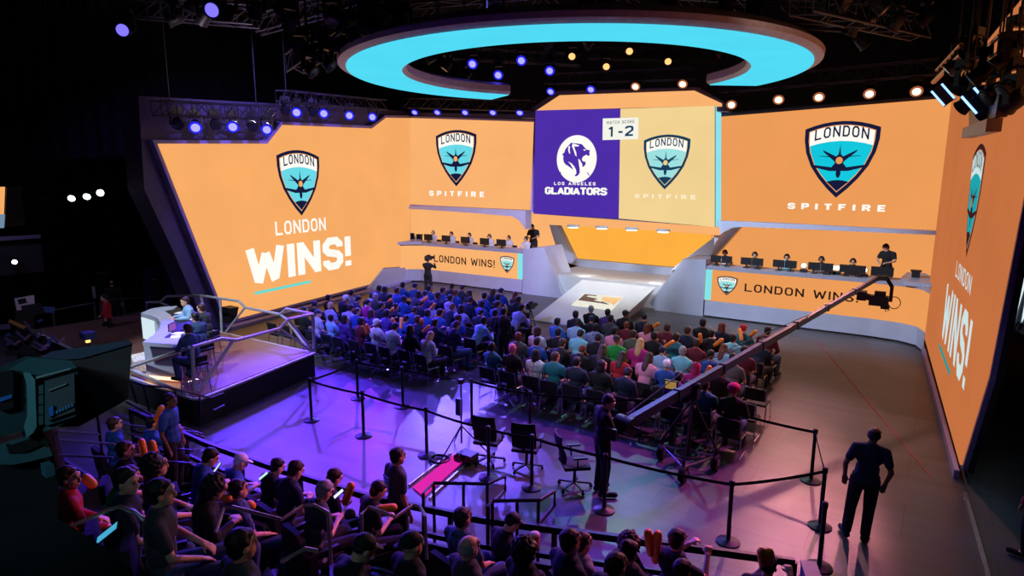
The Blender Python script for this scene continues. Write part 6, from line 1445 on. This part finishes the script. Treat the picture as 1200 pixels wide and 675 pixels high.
# ------------------------------------------------------------------ lighting
BLU, VIO, PNK, WHT, WRM, CYN = (.09, .025, 1.), (.34, .04, 1.), (1., .28, .45), (.85, .93, 1.), (1., .62, .42), (.35, .85, 1.)
spot('blue_wash', FL[0]+Vector((.4, 0, -.5)), (-9, 6, 0), BLU, 6400, 55); spot('blue_wash', FL[2]+Vector((.4, 0, -.5)), (-7.5, 8.5, 0), BLU, 6400, 50)
spot('blue_wash', FL[3]+Vector((.4, 0, -.5)), (-14, 14, .8), BLU, 10000, 44); spot('blue_wash', FL[5]+Vector((.4, 0, -.5)), (-5, 6.5, 0), VIO, 3000, 42)
spot('blue_wash', BK[1]+Vector((0, -.4, -.6)), (-14.5, 15.5, 1), (.14, .10, 1.), 11000, 46); spot('blue_wash', BK[3]+Vector((0, -.4, -.6)), (-11, 12, 0), (.14, .08, 1.), 9000, 46)
spot('violet_wash', (-7.5, 15, 11), (-9, 9.3, 0), VIO, 1300, 55)
spot('warm_back', PG.px(960,113)+Vector((0, -.4, -.6)), (-2.5, 11, 0), (1., .40, .36), 2600, 50); spot('warm_back', PG.px(1074,104)+Vector((0, -.4, -.6)), (-5.5, 9, 0), (1., .30, .38), 3800, 40)
spot('stage_key', (-9, 15.5, 8.2), (-11.3, 24.0, .6), WHT, 1350, 40, .5); spot('blue_wash', (-6, 14.5, 8), (-5.9, 8.0, 0), BLU, 2600, 50); spot('opening_fill', (-12.9, 24.9, 1.15), (-14, 27.5, 2.2), WHT, 130, 110); spot('opening_fill', (-9.9, 24.9, 1.15), (-9, 27.5, 2.2), WHT, 130, 110); spot('stage_key', (-7.5, 14, 8), (-12.2, 26.4, 1.6), (.66, .82, 1.), 3900, 34, .5); spot('operator_pink', (-1, 17, 9), (-4.8, 8.2, 0), (1., .14, .75), 5200, 44)  # the two upward spots are unseen fills added for the slanted pillars
spot('desk_key', (-11.5, 16, 8.1), (-19.5, 25.2, 1.6), (.62, .58, 1.), 7000, 50); spot('desk_key', (-7.5, 16, 8.1), (-4, 25.2, 1.6), (.66, .80, 1.), 5500, 50)
spot('crowd_key', (-8.5, 19.8, 8.3), (-6.1, 15.0, 1), CYN, 1500, 64); spot('crowd_back', (-7, 6, 8.2), (-6.2, 15.3, 1), (.62, .8, 1.), 1700, 32); spot('crowd_back_blue', (-14, 6.5, 8.2), (-14.3, 15.5, 1), (.18, .18, 1.), 5200, 38)
spot('crowd_pink', (-13, 9, 8.2), (-6.5, 15, 1), (1., .25, .6), 900, 36)
spot('commentary_key', (-13.5, 3, 9.5), (-16.3, 8.8, 1.5), (.72, .86, 1.), 5000, 32); spot('commentary_key', (-22, 16, 9.5), (-16.6, 9, 1.2), (.95, .9, 1.), 1800, 30); spot('commentary_warm', (-17, 12, 9), (-15, 9, .6), (1., .45, .55), 700, 40)
spot('tier_rim', (-9, 13, 9.5), (-6, 4.0, 1.5), (.16, .22, 1.), 140, 60); spot('tier_glow', (-4, 0, 8.5), (-6, 4.5, 1.8), (.2, .5, .8), 55, 80)
spot('camera_glow', (-1.6, -1.2, 6.2), WD(60, 460, 2.7), (.35, .85, 1.), 60, 36)
spot('rig_glow', (-16, 9, 7.5), (-24, 20, 13), (.8, .6, .7), 500, 80); spot('rig_glow', (-3, 12, 7.5), (-1, 16, 12), (1., .75, .55), 120, 90); spot('balcony_glow', (-22, 6, 5.5), (-23.5, 8, 0), (.5, .45, 1.), 150, 90); spot('crew_glow', (-4.5, .5, 6.5), WD(35, 395, 8.6), (.75, .68, 1.), 420, 34)
[spot('soffit_downlight', PC.px(x, y)+Vector((0, .0, -.06)), PC.px(x, y)+Vector((0, -.1, -3)), (1., .97, .92), 90, 100) for x, y in ((671.5,266.5),(705,268),(740,269.7),(777,272))]
spot('side_light', (.6, 9.5, 6), (2.6, 7.0, 1.2), (1., .75, .85), 160, 40)
spot('aisle_wash', (-11.5, 17.5, 8.1), (-10.2, 12.6, 0), (.16, .05, 1.), 1500, 36); spot('front_fill', (-1.5, 1.5, 8.5), (.2, 10, 1.2), (.25, .55, 1.), 260, 34); spot('shade_glow', (-.8, -1.2, 6.6), WD(125, 440, 2.9), (1., .78, .76), 26, 24)
spot('frame_wash', (-14, 14, 10.5), (-22, 16, 5), (.25, .18, 1.), 2500, 70)
w = bpy.data.worlds.new('arena_dark'); bpy.context.scene.world = w; w.use_nodes = True; w.node_tree.nodes['Background'].inputs['Color'].default_value = (.12, .12, .35, 1); w.node_tree.nodes['Background'].inputs['Strength'].default_value = .02

# ------------------------------------------------------------------ camera
cam = bpy.data.cameras.new('camera'); cam.sensor_width = 36; cam.lens = F/1200*36; cam.clip_start = .05; cam.clip_end = 200
co = bpy.data.objects.new('camera', cam); COL.objects.link(co)
M = Matrix.Identity(4)
for i, v in enumerate((CR, -CD, -CF)):
    for j in range(3): M[j][i] = v[j]
M.translation = EYE; co.matrix_world = M; bpy.context.scene.camera = co
sc = bpy.context.scene; sc.view_settings.view_transform = 'Standard'; sc.view_settings.look = 'None'; sc.view_settings.gamma = 1; sc.view_settings.exposure = 0; sc.view_settings.use_curve_mapping = False
sc.cycles.use_denoising = True; sc.cycles.max_bounces = 6; sc.cycles.sample_clamp_indirect = 6
